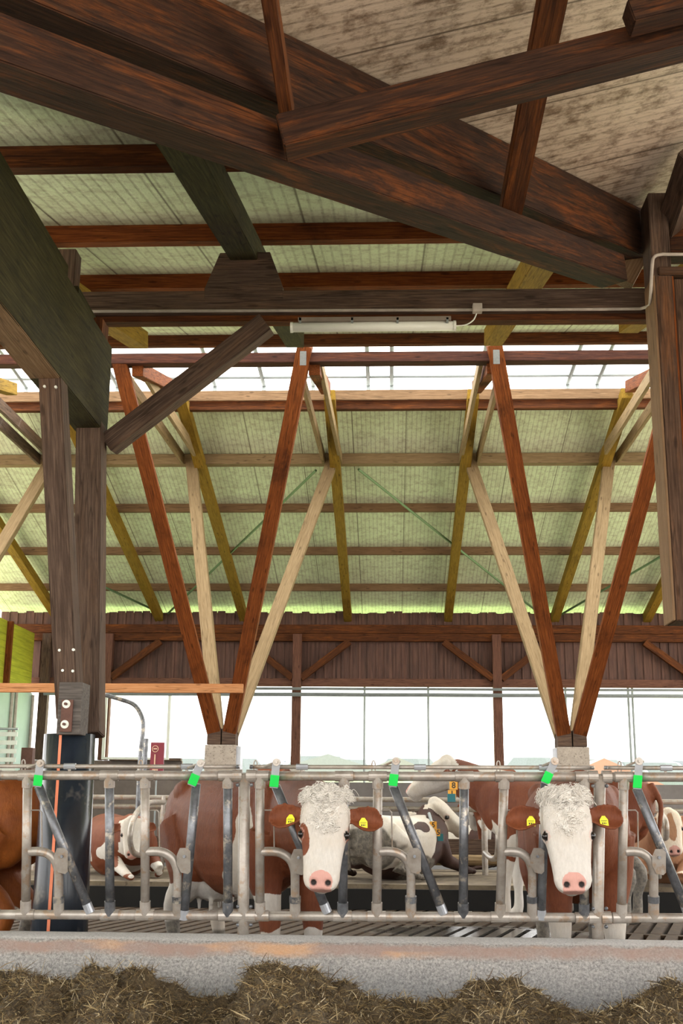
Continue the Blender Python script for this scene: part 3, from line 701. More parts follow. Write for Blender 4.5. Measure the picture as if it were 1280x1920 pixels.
# arch pipe, posts and red board behind the cubicles
mb = MB(); mb.tube(smooth_path([pt(150, 1292, 15), pt(178, 1298, 15), pt(225, 1311, 15), pt(252, 1322, 15), pt(266, 1345, 15), pt(268, 1370, 15), pt(262, 1432, 15), (pt(262, 1432, 15).x, 15, .3)]), .028, 8)
o = mb.build('arched_pipe', 'patina', smooth=True); tag(o, 'dark arched pipe bending down right of the black sleeve', 'pipe')
mb = MB(); q = pt(274, 1385, 16.9); mb.tube([q, (q.x-.03, 16.9, 0)], .035, 8); o = mb.build('stub_post', 'patina'); tag(o, 'dull blue grey stub post left of the red board', 'post')
q0, q1 = pt(280, 1455, 19.5), pt(308, 1392, 19.5)
sb = empty('red_board', (q0.x, 19.5, q0.z), 0, 'dark red upright board with a faint round emblem', 'sign')
mb = MB(); mb.box((q0.x, 19.5, q0.z), (q1.x, 19.55, q1.z)); mb.build('board', 'red', sb)
mb = MB(); mb.box((q0.x+.1, 19.52, 0), (q1.x-.1, 19.54, q0.z)); mb.build('foot', 'net', sb)
cc = pt(291, 1404, 19.49); v = []; f = []
for i in range(24):
    a = 2*pi*i/24; v += [(cc.x+.055*cos(a), 19.49, cc.z+.055*sin(a)), (cc.x+.045*cos(a), 19.49, cc.z+.045*sin(a))]
for i in range(24): j = (i+1) % 24; f.append((2*i, 2*j, 2*j+1, 2*i+1))
mb = MB(); mb.add(v, f); mb.box((cc.x-.03, 19.487, cc.z-.01), (cc.x+.03, 19.492, cc.z+.01))
mb.box((cc.x-.01, 19.487, cc.z-.3), (cc.x+.01, 19.492, cc.z-.09)); mb.box((cc.x-.035, 19.487, cc.z-.35), (cc.x+.06, 19.492, cc.z-.33))
mb.build('emblem', 'cream', sb)
mb = MB(); q0 = pt(438, 1440, 17.9)

# neck rails and cubicle dividers
for z, t in ((1.2+.003*15.6-.05, 'upper'), (1.2-.12, 'lower')):
    mb = MB(); mb.tube([(-9, 15.6, z), (9, 15.6, z)], .032, 8); o = mb.build('neck_rail', 'galv'); tag(o, t+' long steel neck rail above the resting platform', 'rail')
divs = [(-6.4, 'at far left'), (-4.6, 'left of the white-faced resting cow'), (-2.95, 'in front of the white-faced resting cow'), (-.15, 'behind the left feeding cow head'), (1.22, 'right of the resting cow with the dark neck'), (3.05, 'at the right edge by the beige-faced cow'), (4.6, 'beyond the right edge')]
for X, t in divs:
    root = empty('cubicle_divider', (X, 15.6, .27), 0, 'bent steel cubicle divider '+t, 'divider', 'cubicle dividers')
    mb = MB()
    if X == 3.05:
        q = [pt(1200, 1474, 15.4), pt(1225, 1487, 14.6), pt(1252, 1508, 13.9), pt(1270, 1535, 13.5), pt(1270, 1560, 13.45), pt(1258, 1584, 13.6), pt(1240, 1582, 14.2), pt(1225, 1578, 15.4)]
        q = [Vector((X+(2.9-X)*0, p.y, p.z)) for p in q]
    else: q = [(X, 15.6, 1.14), (X, 14.6, 1.13), (X, 13.95, 1.02), (X, 13.66, .84), (X, 13.72, .66), (X, 14.0, .56), (X, 14.7, .52), (X, 15.6, .55)]
    mb.tube(smooth_path(q, 6), .034, 10); mb.build('loop', 'galv', root, smooth=True)
    mb = MB(); mb.tube([(X, 15.6, .27), (X, 15.6, 1.22)], .04, 10); mb.build('post', 'galv', root)

# ------------------------------------------------------------------ feed fence
def fp(px, py, off=0.0):
    a, b = ray(px, py); Y = 6.888/(1+.218*b) - off
    return Vector((a*Y, Y, b*Y+ZC))
YT, YBt = 1455.5, 1718
def yt(px): return 1453.5+px*3.5/1280
def yb(px): return 1714.5+px*7/1280
def panel(label, x0, x1, ups, arms, bars):
    c = fp((x0+x1)/2, yb(600)); root = empty('feed_fence_panel', (c.x, c.y, c.z), 0, label, 'fence panel', 'self-locking feed fence panels')
    mb = MB(); mb.tube([fp(x0, yt(x0)), fp(x1, yt(x1))], .0265, 16); mb.build('top_rail', 'galv', root, smooth=True)
    mb = MB(); mb.tube([fp(x0, yb(x0)), fp(x1, yb(x1))], .0265, 16); mb.build('bottom_rail', 'galv', root, smooth=True)
    mb = MB(); mb.tube([fp(x0-8, yt(x0)-17, .0), fp(x1+8, yt(x1)-17, .0)], .0125, 10); mb.build('control_rod', 'galv', root, smooth=True)
    for (u, ub, dk) in ups:
        mb = MB(); mb.tube([fp(u, yt(u)), fp(ub, yb(ub))], .0265, 16); g = mb.build('upright', 'patina' if dk else 'galv', root, smooth=True)
        for (a, b_, r) in ((0, .085, .0315), (.90, 1.0, .0315)):
            p, q = fp(u, yt(u)), fp(ub, yb(ub)); d = q-p
            mb = MB(); mb.tube([p+d*a, p+d*b_], r, 16); mb.build('sleeve', 'galv' if not dk or a == 0 else 'patina', g, smooth=False)
        for y in (yt(u), yb(ub)):
            uu = u if y < 1600 else ub
            mb = MB(); mb.tube([fp(uu-17, y), fp(uu+17, y)], .0305, 16); mb.build('tee', 'galv', g)
        c0 = fp(u, yt(u)+16, .03); mb = MB(); mb.tube([c0, c0+Vector((0, .02, 0))], .007, 8); mb.build('bolt', 'patina', g)
    for (a0, a1) in arms:     # curved arm from the upright at a0 down to the bottom rail at a1
        w = a1-a0
        pth = [fp(a0+2, 1597), fp(a0+.35*w, 1596.5), fp(a0+.62*w, 1600), fp(a0+.85*w, 1611), fp(a0+.97*w, 1628), fp(a1, 1645), fp(a1, 1680), fp(a1, yb(a1))]
        mb = MB(); mb.tube(smooth_path(pth, 6), .0255, 16); g = mb.build('curved_arm', 'galv', root, smooth=True)
        mb = MB(); mb.tube([fp(a1, 1680), fp(a1, 1692)], .033, 16); mb.build('collar', 'patina', g)
        mb = MB(); mb.tube([fp(a1, 1692), fp(a1, yb(a1))], .031, 16); mb.build('sleeve', 'galv', g)
        mb = MB(); mb.tube([fp(a0+6, 1519), fp(a0+22, 1519), fp(a0+26, 1523), fp(a0+27, 1592)], .0042, 6); mb.build('wire_pin', 'galv', g)
    for (xa, ya, xb, yb_, xp, yp, lx0, ly0, lx1, ly1) in bars:
        mb = MB(); mb.tube([fp(xa, ya, .005), fp(xb, yb_, .005)], .0265, 16); g = mb.build('locking_bar', 'patina', root, smooth=True)
        p, q = fp(xb, yb_, .005), fp(xa, ya, .005); d = (q-p).normalized()
        mb = MB(); mb.tube([p-d*.035, p+d*.02], .0275, 14); mb.build('end_plug', 'steel', g)
        # pivot plate
        mb = MB(); pl_ = [(-10, -22), (4, -22), (10, -16), (10, 22), (5, 27), (-8, 24), (-16, 8), (-16, -8)]
        v = [fp(xp+a, yp+b, .034) for a, b in pl_]; v2 = [fp(xp+a, yp+b, .026) for a, b in pl_]; n = len(v)
        mb.add(v+v2, [tuple(range(n)), tuple(range(2*n-1, n-1, -1))]+[(i, (i+1) % n, n+(i+1) % n, n+i) for i in range(n)])
        pp = mb.build('pivot_plate', 'galv', root)
        c0 = fp(xp-2, yp-6, .045); mb = MB(); mb.tube([c0, c0+Vector((0, .02, 0))], .009, 8); mb.build('bolt', 'patina', pp)
        # latch lever
        u = Vector((lx1-lx0, ly1-ly0)).normalized(); s = Vector((-u.y, u.x))*7.5
        def quad(t0, t1, o1, o2, m, par, nm, grow=0):
            P = [(lx0+(lx1-lx0)*t, ly0+(ly1-ly0)*t) for t in (t0, t1)]
            ss = s*(1+grow)
            v = [fp(P[0][0]-ss.x, P[0][1]-ss.y, o1), fp(P[0][0]+ss.x, P[0][1]+ss.y, o1), fp(P[1][0]+ss.x, P[1][1]+ss.y, o1), fp(P[1][0]-ss.x, P[1][1]-ss.y, o1)]
            v += [fp(P[0][0]-ss.x, P[0][1]-ss.y, o2), fp(P[0][0]+ss.x, P[0][1]+ss.y, o2), fp(P[1][0]+ss.x, P[1][1]+ss.y, o2), fp(P[1][0]-ss.x, P[1][1]-ss.y, o2)]
            mb = MB(); mb.add(v, [(0, 1, 2, 3), (7, 6, 5, 4), (0, 4, 5, 1), (1, 5, 6, 2), (2, 6, 7, 3), (3, 7, 4, 0)])
            return mb.build(nm, m, par, bevel=.002)
        lv = quad(0, 1.04, .040, .032, 'steel', root, 'latch')
        quad(.52, .99, .050, .030, 'green', lv, 'green_grip', .12)
        c0 = fp(lx0, ly0, .045); mb = MB(); mb.tube([c0, c0+Vector((0, .03, 0))], .022, 14); mb.tube([c0-Vector((0, .01, 0)), c0], .008, 8); mb.build('latch_head', 'galv', lv)
        mb = MB(); mb.tube(smooth_path([fp(lx0+8, ly0+1, .02), fp(lx0-6, ly0+2, .03), fp(lx0-24, ly0+9, .02)], 4), .007, 6); mb.build('spring_wire', 'galv', lv)
    for px in [a0-8 for a0, _ in arms]:   # rod guides
        mb = MB(); mb.tube(smooth_path([fp(px-3, yt(px)-4), fp(px-3, yt(px)-24), fp(px, yt(px)-29), fp(px+3, yt(px)-24), fp(px+3, yt(px)-4)], 3), .004, 6); mb.build('rod_guide', 'galv', root)
    for px in [a0+78 for a0, _ in arms]:
        mb = MB(); mb.tube([fp(px-10, yt(px)-17), fp(px+12, yt(px)-17)], .018, 10); g2 = mb.build('rod_sleeve', 'steel', root)
        mb = MB(); mb.tube([fp(px, yt(px)-17, .0), fp(px, yt(px)-2, 0)], .009, 6); mb.build('rod_stop', 'galv', root)
    return root
panel('left feed fence panel in front of the black sleeve', -210, 441, [(52, 48, 0), (205, 206, 1), (272, 272, 0), (427, 427, 1), (-168, -170, 0), (-15, -17, 1)], [(52, 110), (272, 333), (-168, -110)],
      [(72, 1474, 165, 1700, 117, 1612, 75, 1431, 70, 1474), (368, 1470, 345, 1712, 347, 1612, 376, 1431, 359, 1472)])
panel('middle feed fence panel with the left feeding cow', 476, 1105, [(487, 487, 0), (645, 642, 1), (708, 706, 0), (870, 868, 1), (945, 937, 0), (1095, 1095, 1)], [(487, 553), (708, 770), (942, 998)],
      [(517, 1474, 609, 1700, 561, 1614, 518, 1429, 513, 1476), (737, 1474, 827, 1702, 779, 1612, 742, 1427, 736, 1474), (1022, 1468, 1014, 1712, 1010, 1612, 1040, 1427, 1021, 1468)])
panel('right feed fence panel beyond the right feeding cow', 1140, 1560, [(1169, 1165, 0), (1322, 1320, 1), (1390, 1390, 0)], [(1169, 1225), (1390, 1450)],
      [(1193, 1478, 1286, 1704, 1238, 1614, 1198, 1427, 1194, 1478)])
for px, py_, t in ((458, 456, 'left of the left feeding cow'), (1124, 1120, 'just right of the right feeding cow')):
    base = fp(py_, 1758); root = empty('fence_post', (base.x, base.y, .43), 0, 'stout steel fence post with clamp collars '+t, 'post', 'stout fence posts')
    mb = MB(); mb.tube([fp(px, yt(px)-4), fp(py_, yb(px)), Vector((base.x, fp(py_, yb(px)).y+.02, .425))], .033, 18); mb.build('tube', 'galv', root, smooth=True)
    for x_, yy in ((px-13, yt(px)), (px+13, yt(px)), (px-12, yb(px)), (px+12, yb(px))):
        mb = MB(); mb.tube([fp(x_-9, yy), fp(x_+9, yy)], .036, 16); g = mb.build('clamp_collar', 'galv', root)
        for dy in (-17, 17):
            c0 = fp(x_, yy+dy, .02); mb = MB(); mb.sphere(c0, .011, n=8, m=6); mb.build('bolt', 'patina', g)

# ------------------------------------------------------------------ feed
def crest(px):
    K = [(-200, .26), (-40, .28), (0, .27), (60, .31), (100, .30), (150, .27), (200, .33), (290, .31), (330, .22), (400, .17), (455, .20), (480, .34), (540, .36), (600, .34), (650, .25), (700, .20), (760, .16), (840, .22), (900, .29), (960, .27), (1010, .20), (1090, .15), (1160, .22), (1200, .30), (1280, .34), (1400, .36)]
    for (a, va), (b, vb) in zip(K, K[1:]):
        if a <= px <= b:
            t = (px-a)/(b-a); t = t*t*(3-2*t); return va+(vb-va)*t
    return .3
def feed_h(x, y):
    px = 740 + 2184*x/y*1.02 - 8
    h = crest(px)
    if y > 6.35: k = max(0, 1-(y-6.35)/.42); h = .05 + (h-.05)*(k**.6)
    else: h = h*(.78+.22*max(0, 1-(6.35-y)/.5)) 
    n = noise.noise(Vector((x*2.6, y*2.6, 3)))*.08 + (abs(noise.noise(Vector((x*6, y*6, 1))))-.2)*.10 + noise.noise(Vector((x*19, y*19, 9)))*.030 + noise.noise(Vector((x*47, y*47, 9)))*.009
    return max(.045, h+n*(1 if y < 6.5 else .6))
me = bpy.data.meshes.new('feed'); nx, ny = 420, 150
x0, x1, y0, y1 = -2.4, 2.4, 4.7, 6.78
v = []; f = []
for j in range(ny+1):
    for i in range(nx+1):
        x = x0+(x1-x0)*i/nx; y = y0+(y1-y0)*j/ny; v.append((x, y, feed_h(x, y)))
for j in range(ny):
    for i in range(nx):
        a = j*(nx+1)+i; f.append((a, a+1, a+nx+2, a+nx+1))
nv0 = len(v); cols = [(.5, .5, .5, 1)]*nv0
rr = random.Random(11)
for k in range(42000):
    x = rr.uniform(-2.2, 2.2); y = rr.uniform(5.2, 6.74); z = feed_h(x, y)
    dens = noise.noise(Vector((x*3, y*3, 5)))
    if z < .10 and rr.random() < .4: continue
    L = rr.uniform(.012, .055) if rr.random() < .8 else rr.uniform(.05, .10); w = rr.uniform(.0009, .0024) if L > .02 else rr.uniform(.002, .0045)
    d = Vector((rr.gauss(0, 1), rr.gauss(0, 1), rr.gauss(.15, .45))).normalized(); s = d.cross(Vector((rr.gauss(0, 1), rr.gauss(0, 1), rr.gauss(0, 1)))).normalized()*w
    p = Vector((x, y, z+rr.uniform(-.003, .010))); mid = p+d*L*.5+Vector((0, 0, rr.uniform(0, .008))); e = p+d*L
    n0 = len(v); v += [p-s, p+s, mid+s, mid-s, e+s*.5, e-s*.5]; f += [(n0, n0+1, n0+2, n0+3), (n0+3, n0+2, n0+4, n0+5)]
    t = rr.random(); cc_ = (t, rr.random(), 0, 1); cols += [cc_]*6
me.from_pydata([tuple(q) for q in v], [], f)
at = me.color_attributes.new('tone', 'FLOAT_COLOR', 'POINT')
at.data.foreach_set('color', [c for q in cols for c in q])
m, nt, b = mat('chopped_silage')
vc = node(nt, 'ShaderNodeVertexColor', layer_name='tone'); sp = nt.nodes.new('ShaderNodeSeparateColor'); nt.links.new(vc.outputs[0], sp.inputs[0])
v_ = coords(nt); n = noi(nt, v_, 3, 5, .7); n2 = noi(nt, v_, 90, 5, .8)
bc = ramp(nt, n2, [(.3, (.014, .009, .005)), (.5, (.085, .058, .026)), (.66, (.24, .17, .08)), (.8, (.50, .40, .24))])
sc_ = ramp(nt, sp.outputs[0], [(.0, (.03, .018, .007)), (.4, (.13, .075, .024)), (.75, (.32, .22, .09)), (.93, (.52, .40, .21)), (1, (.80, .68, .45))])
isb = ramp(nt, math_(nt, 'ABSOLUTE', math_(nt, 'SUBTRACT', sp.outputs[2], .5)), [(.1, (1, 1, 1)), (.2, (0, 0, 0))])
c = mixc(nt, isb, sc_, bc)
c = mixc(nt, math_(nt, 'MULTIPLY', ramp(nt, n, [(.45, (0, 0, 0)), (.65, (1, 1, 1))]), .45), c, (.09, .055, .02))
nt.links.new(c, b.inputs['Base Color']); b.inputs['Roughness'].default_value = .8; bump(nt, b, n2, .8, .02)
o = newobj('silage_feed', me, m); tag(o, 'brown chopped silage heaped along the front of the kerb', 'feed', kind='stuff')

# ------------------------------------------------------------------ cows
def coat_mat(name, brown, brown2, white, pink=(.56, .30, .25)):
    m, nt, b = mat(name)
    vc = node(nt, 'ShaderNodeVertexColor', layer_name='coat'); sp = nt.nodes.new('ShaderNodeSeparateColor'); nt.links.new(vc.outputs[0], sp.inputs[0])
    v = coords(nt, (1, 1, 1), 9.0); n = noi(nt, v, 26, 5, .7); nb = noi(nt, v, 2.6, 5, .65); fur = noi(nt, coords(nt, (1, 1, .28), 3.0), 70, 4, .7)
    f = math_(nt, 'ADD', sp.outputs[0], math_(nt, 'MULTIPLY', math_(nt, 'SUBTRACT', n, .5), .35))
    br = mixc(nt, ramp(nt, nb, [(.35, (0, 0, 0)), (.65, (1, 1, 1))]), brown, brown2)
    br = mixc(nt, math_(nt, 'MULTIPLY', ramp(nt, fur, [(.4, (0, 0, 0)), (.7, (1, 1, 1))]), .35), br, [x*.45 for x in brown])
    wh = mixc(nt, math_(nt, 'MULTIPLY', ramp(nt, fur, [(.35, (0, 0, 0)), (.7, (1, 1, 1))]), .35), white, [x*.55 for x in white])
    wh = mixc(nt, math_(nt, 'MULTIPLY', ramp(nt, nb, [(.42, (0, 0, 0)), (.68, (1, 1, 1))]), .6), wh, (white[0]*.80, white[1]*.70, white[2]*.58))
    c = mixc(nt, ramp(nt, f, [(.46, (0, 0, 0)), (.54, (1, 1, 1))]), wh, br)
    dirt = math_(nt, 'ADD', sp.outputs[1], math_(nt, 'MULTIPLY', math_(nt, 'SUBTRACT', n, .5), .5))
    c = mixc(nt, ramp(nt, dirt, [(.35, (0, 0, 0)), (.8, (.92, .92, .92))]), c, ramp(nt, n, [(.35, (.05, .045, .04)), (.7, (.22, .19, .15))]))
    c = mixc(nt, ramp(nt, sp.outputs[2], [(.35, (0, 0, 0)), (.6, (1, 1, 1))]), c, pink)
    c = mixc(nt, ramp(nt, vc.outputs[1], [(.3, (1, 1, 1)), (.8, (0, 0, 0))]), c, (.018, .012, .010))
    nt.links.new(c, b.inputs['Base Color']); b.inputs['Roughness'].default_value = .62
    b.inputs['Specular IOR Level'].default_value = .25
    bump(nt, b, fur, .55, .008)
    return m
MT['simmental'] = coat_mat('red_brown_and_white_coat', (.13, .033, .012), (.20, .058, .021), (.60, .56, .51))
MT['simm_orange'] = coat_mat('orange_brown_coat', (.27, .075, .010), (.13, .03, .006), (.60, .54, .46))
MT['dark_cow'] = coat_mat('dark_brown_and_white_coat', (.035, .018, .014), (.06, .026, .018), (.58, .53, .46))
MT['beige_cow'] = coat_mat('beige_and_pink_coat', (.40, .22, .12), (.30, .13, .07), (.72, .62, .50))

HEADL = .455
HR = [(-.05, .060, -.03, .09), (0, .098, .005, .13), (.1, .122, .020, .17), (.24, .130, .026, .20), (.36, .129, .022, .21), (.5, .117, .012, .19), (.62, .109, .006, .165),
      (.75, .101, .002, .14), (.86, .097, -.002, .125), (.95, .096, -.008, .116), (1.02, .085, -.022, .10), (1.07, .058, -.045, .074)]
def cow(name, label, loc, yaw, scale=1.0, poll=(1.05, 0, 1.3), axis=(.45, 0, -.9), normal=(.9, 0, .45), coat=None, mats='simmental', vox=.014, lying=False,
        patches=(), legs=None, tail=True, udder=False, ear_droop=.15, hide_tail=False, neck_mid=None, headscale=1.0, ears_brown=True):
    """local frame: x forward, y left, z up; head given in the local frame"""
    root = empty(name, loc, yaw, label, 'cow', 'cows in the barn'); root.scale = (scale,)*3
    mb = MB(); dz = -.60 if lying else 0
    Rt, Ut = (0, 1, 0), (0, 0, 1)
    T = [(-.90, 1.10, .09, .10, .10), (-.84, 1.10, .19, .20, .22), (-.66, 1.09, .255, .275, .30), (-.45, 1.06, .29, .29, .40), (-.15, 1.03, .335, .305, .47), (.15, 1.02, .335, .31, .46),
         (.40, 1.04, .28, .31, .36), (.60, 1.07, .23, .28, .33), (.74, 1.10, .17, .22, .27), (.84, 1.12, .10, .12, .14)]
    wl = 1.22 if lying else 1
    mb.loft([((x, 0, z+dz), Rt, Ut, hw*wl, hu, hd) for x, z, hw, hu, hd in T], 28)
    # hips / shoulders
    for s in (-1, 1):
        mb.sphere((-.55, s*.19, 1.24+dz), .10, (1.2, .8, .8)); mb.sphere((.5, s*.17, 1.05+dz), .17, (1, .65, 1.5)); mb.sphere((-.62, s*.15, .98+dz), .2, (1.1, .7, 1.3))
    axis = Vector(axis).normalized(); nrm = Vector(normal); nrm = (nrm-axis*nrm.dot(axis)).normalized(); lat = axis.cross(nrm).normalized()
    poll = Vector(poll); hs = headscale
    def H(a, b, c): return poll + lat*(a*hs) + axis*(b*hs) + nrm*(c*hs)
    # neck
    n0 = Vector((.50, 0, 1.10+dz)); n1 = H(0, .04, -.10)
    mid = Vector(neck_mid) if neck_mid else n0.lerp(n1, .5)+Vector((0, 0, -.02))
    path = smooth_path([n0, mid, n1], 5); rad = []
    for i in range(len(path)):
        t = i/(len(path)-1); rad.append((.20-.085*t, .30-.15*t))
    mb.tube(path, rad, 20)
    # head
    mb.loft([(H(0, t*HEADL, (up_-dn)/2 if False else 0), lat, nrm, w*hs, max(.012, up_+.04)*hs, dn*hs) for t, w, up_, dn in HR], 28)
    mb.v = mb.v
    for s in (-1, 1):
        mb.sphere(H(s*.100, .43*HEADL, -.040), .036*hs, n=12, m=8)      # orbit
        mb.sphere(H(s*.066, .30*HEADL, -.10), .085*hs, (.8, .8, .8))     # cheek
        mb.sphere(H(s*.046, .96*HEADL, -.016), .040*hs)                  # nostril wing
    mb.sphere(H(0, .95*HEADL, -.085), .056*hs, n=12, m=8)                 # chin
    mb.sphere(H(0, .02, -.005), .075*hs, (1, 1, 1))                      # poll
    # ears
    earpts = {}
    for s in (-1, 1):
        base = H(s*.10, .16*HEADL, -.07); out = (lat*s - axis*(-ear_droop) - nrm*.10).normalized()
        wv = (axis - out*axis.dot(out)).normalized(); tv = out.cross(wv)
        if tv.dot(nrm) < 0: tv = -tv
        rings = []
        for t, w, c_ in ((-.02, .020, 0), (.15, .036, 0), (.35, .058, 0), (.55, .070, 0), (.75, .066, 0), (.9, .044, 0), (1.0, .014, 0)):
            cpos = base + out*(t*.215*hs)
            rings.append((cpos, wv, tv, w*hs, .013*hs, .013*hs))
        # cupped leaf: build as a curved grid with thickness
        nU = 9; vs = []; fs = []
        for (cpos, a_, b_, w, th, _) in rings:
            row = []
            for k in range(nU):
                q = -1+2*k/(nU-1); row.append(cpos + a_*(w*q) + b_*(.040*hs*(q*q)*min(1, w/.04/hs)))
            vs.append(row)
        V = []; 
        for r_ in vs: V += [p_ + tv*(.010*hs) for p_ in r_]
        o2_ = len(V)
        for r_ in vs: V += [p_ - tv*(.012*hs) for p_ in r_]
        nr = len(vs)
        for i in range(nr-1):
            for k in range(nU-1):
                a = i*nU+k; fs.append((a, a+1, a+nU+1, a+nU)); fs.append((o2_+a+nU, o2_+a+nU+1, o2_+a+1, o2_+a))
        for i in range(nr-1):
            a = i*nU; fs.append((a, a+nU, o2_+a+nU, o2_+a)); a = i*nU+nU-1; fs.append((a+nU, a, o2_+a, o2_+a+nU))
        for k in range(nU-1):
            a = k; fs.append((a+1, a, o2_+a, o2_+a+1)); a = (nr-1)*nU+k; fs.append((a, a+1, o2_+a+1, o2_+a))
        mb.add(V, fs)
        mb.tube([H(s*.07, .10*HEADL, -.07), base+out*(.05*hs)], [.045*hs, .030*hs], 10)
        earpts[s] = (base, out, wv, tv)
    # legs
    hoofs = []
    if lying:
        for s in (-1, 1):
            mb.tube([(-.55, s*.22, .50), (-.25, s*.40, .30), (-.62, s*.44, .14), (-.30, s*.52, .06)], [.2, .12, .06, .045], 12)
            mb.tube([(.50, s*.20, .42), (.62, s*.26, .22), (.98, s*.24, .12), (.80, s*.30, .05)] if s > 0 else [(.50, s*.20, .42), (.65, s*.24, .20), (1.0, s*.22, .10), (1.22, s*.2, .05)], [.15, .09, .06, .045], 12)
            hoofs += [((-.24, s*.53, .05), .05), ((.74, .30, .04) if s > 0 else (1.28, -.2, .045), .05)]
    else:
        L = legs or {}
        for s in (-1, 1):
            kx, ky = L.get(('h', s), (0, 0)); p = [(-.62, s*.16, 1.0), (-.46, s*.20, .76), (-.50+kx*.3, s*.19, .62), (-.70+kx*.7, s*.18+ky*.6, .47), (-.66+kx, s*.18+ky, .28), (-.65+kx, s*.18+ky, .12), (-.62+kx, s*.18+ky, .05)]
            mb.tube(smooth_path(p, 3), [a for a in _interp([.19, .15, .115, .062, .045, .05, .058], 3)], 14)
            hoofs.append(((-.60+kx, s*.18+ky, .04), .062))
            kx, ky = L.get(('f', s), (0, 0)); p = [(.50, s*.15, 1.0), (.46, s*.17, .76), (.49+kx*.3, s*.165+ky*.3, .60), (.52+kx*.7, s*.16+ky*.7, .40), (.52+kx, s*.16+ky, .25), (.52+kx, s*.16+ky, .12), (.54+kx, s*.16+ky, .05)]
            mb.tube(smooth_path(p, 3), _interp([.17, .125, .085, .062, .043, .048, .056], 3), 14)
            hoofs.append(((.56+kx, s*.16+ky, .04), .062))
    for c_, r_ in hoofs: mb.sphere(c_, r_, (1.15, .9, .8), 12, 8)
    if tail:
        tp = [(-.88, 0, 1.27+dz), (-.97, .01, 1.10+dz), (-.95, .02, .85+dz*.6), (-.93, .03, .6+dz*.3 if not lying else .3), (-.92, .03, .42 if not lying else .12)]
        mb.tube(smooth_path(tp, 4), _interp([.04, .028, .022, .025, .035], 4), 8)
    if udder:
        mb.sphere((-.42, 0, .66), .17, (1.1, 1.1, .9), 16, 10)
        for a_, c_ in ((-.08, -.08), (.08, -.08), (-.08, .08), (.08, .08)): mb.tube([(-.42+a_, c_, .56), (-.42+a_, c_, .46)], [.02, .014], 8)
    me = mb.mesh(name)
    tmp = bpy.data.objects.new('tmp', me); COL.objects.link(tmp)
    md = tmp.modifiers.new('r', 'REMESH'); md.mode = 'VOXEL'; md.voxel_size = vox; md.use_smooth_shade = True
    sm = tmp.modifiers.new('s', 'SMOOTH'); sm.factor = .5; sm.iterations = 5 if vox < .012 else 4
    dg = bpy.context.evaluated_depsgraph_get(); me2 = bpy.data.meshes.new_from_object(tmp.evaluated_get(dg))
    bpy.data.objects.remove(tmp)
    # nostrils and colouring
    cols = []
    ns = [H(s*.036, 1.0*HEADL, .004) for s in (-1, 1)]
    lat_, ax_, nr_ = lat, axis, nrm
    for vt in me2.vertices:
        p = vt.co
        r_ = p-poll; ha, hb, hc = r_.dot(lat_)/hs, r_.dot(ax_)/hs, r_.dot(nr_)/hs
        br, dt, pk, dk = 1.0, 0.0, 0.0, 0.0
        inhead = -.06 < hb < .62 and abs(ha) < .16 and -.26 < hc < .12
        isear = abs(ha) > .125 and -.02 < hb < .22 and hc > -.2 and (abs(ha) > .135) and (p-poll).length < .42*hs
        w1 = noise.noise(p*3.1)*.09; w2 = noise.noise(p*9)*.03
        for (sp_, c_, rad_, val) in patches:
            if sp_ == 'b' and not inhead:
                q = Vector(((p.x-c_[0])/rad_[0], (p.y-c_[1])/rad_[1], (p.z-c_[2])/rad_[2])); d_ = (q.length-1)*min(rad_)+w1+w2
                k = max(0, min(1, .5-d_/.05))
                if val == 'dirt': dt = max(dt, k)
                elif val == 'pink': pk = max(pk, k)
                else: br = br*(1-k)+val*k
        if inhead: br = 0.0 if patches or True else br
        if inhead and hc < -.19 and hb < .2: br = .5
        if inhead:
            for (sp_, c_, rad_, val) in patches:
                if sp_ == 'h':
                    q = Vector(((ha-c_[0])/rad_[0], (hb-c_[1])/rad_[1], (hc-c_[2])/rad_[2])); d_ = (q.length-1)*min(rad_)+w2*.4
                    k = max(0, min(1, .5-d_/.03)); br = br*(1-k)+val*k
            e_ = (ha/.060)**2 + ((hb-.985*HEADL)/.050)**2
            if hc > -.058 and hb > .8*HEADL: pk = max(0, min(1, (1.15-e_)/.25))
            if hb > 1.0*HEADL and -.058 < hc and abs(ha) < .055: pk = max(pk, .9)
            for s_ in (-1, 1):
                de = sqrt((ha-s_*.1195)**2+(hb-.445*HEADL)**2+(hc-.002)**2)
                if de < .027: dk = .85
                elif de < .042: pk = max(pk, .46)
        if isear: br = 1.0 if ears_brown else 0.0
        for q in ns:
            d_ = (p-q).length
            if d_ < .032*hs:
                t = 1-d_/(.032*hs); vt.co = vt.co - (ax_*.7+nr_*.6)*(.026*t*hs)
                dk = max(dk, min(1, max(0, (.027*hs-d_)/.010)))
        if inhead and vox < .012:
            rel = max(0, 1-hb/.30)+.25
            vt.co = vt.co + nr_*(noise.noise(p*48)*.0045*rel*hs) + lat_*(noise.noise(p*48+Vector((9, 9, 9)))*.003*rel*hs)
        if not lying and p.z < .05: br, dt = br, .9
        cols += [br, dt, pk, 1-dk]
    at = me2.color_attributes.new('coat', 'FLOAT_COLOR', 'POINT'); at.data.foreach_set('color', cols)
    me2.shade_smooth()
    me2.materials.clear(); body = newobj('body', me2, mats, root)
    for s in (-1, 1):
        mb = MB(); mb.sphere(H(s*.1195, .445*HEADL, .002), .0200*hs, n=14, m=10); mb.build_local = None
        e = newobj('eye', mb.mesh('eye', True), 'eye', root)
    return root, H, earpts, body
def _interp(vals, k):
    out = []
    for a, b in zip(vals, vals[1:]):
        for j in range(k): out.append(a+(b-a)*j/k)
    out.append(vals[-1]); return out
def to_local(loc, yaw, scale, P):
    return Matrix.Rotation(-yaw, 4, 'Z') @ (Vector(P)-Vector(loc)) / scale
def dir_local(yaw, d): return Matrix.Rotation(-yaw, 4, 'Z') @ Vector(d)
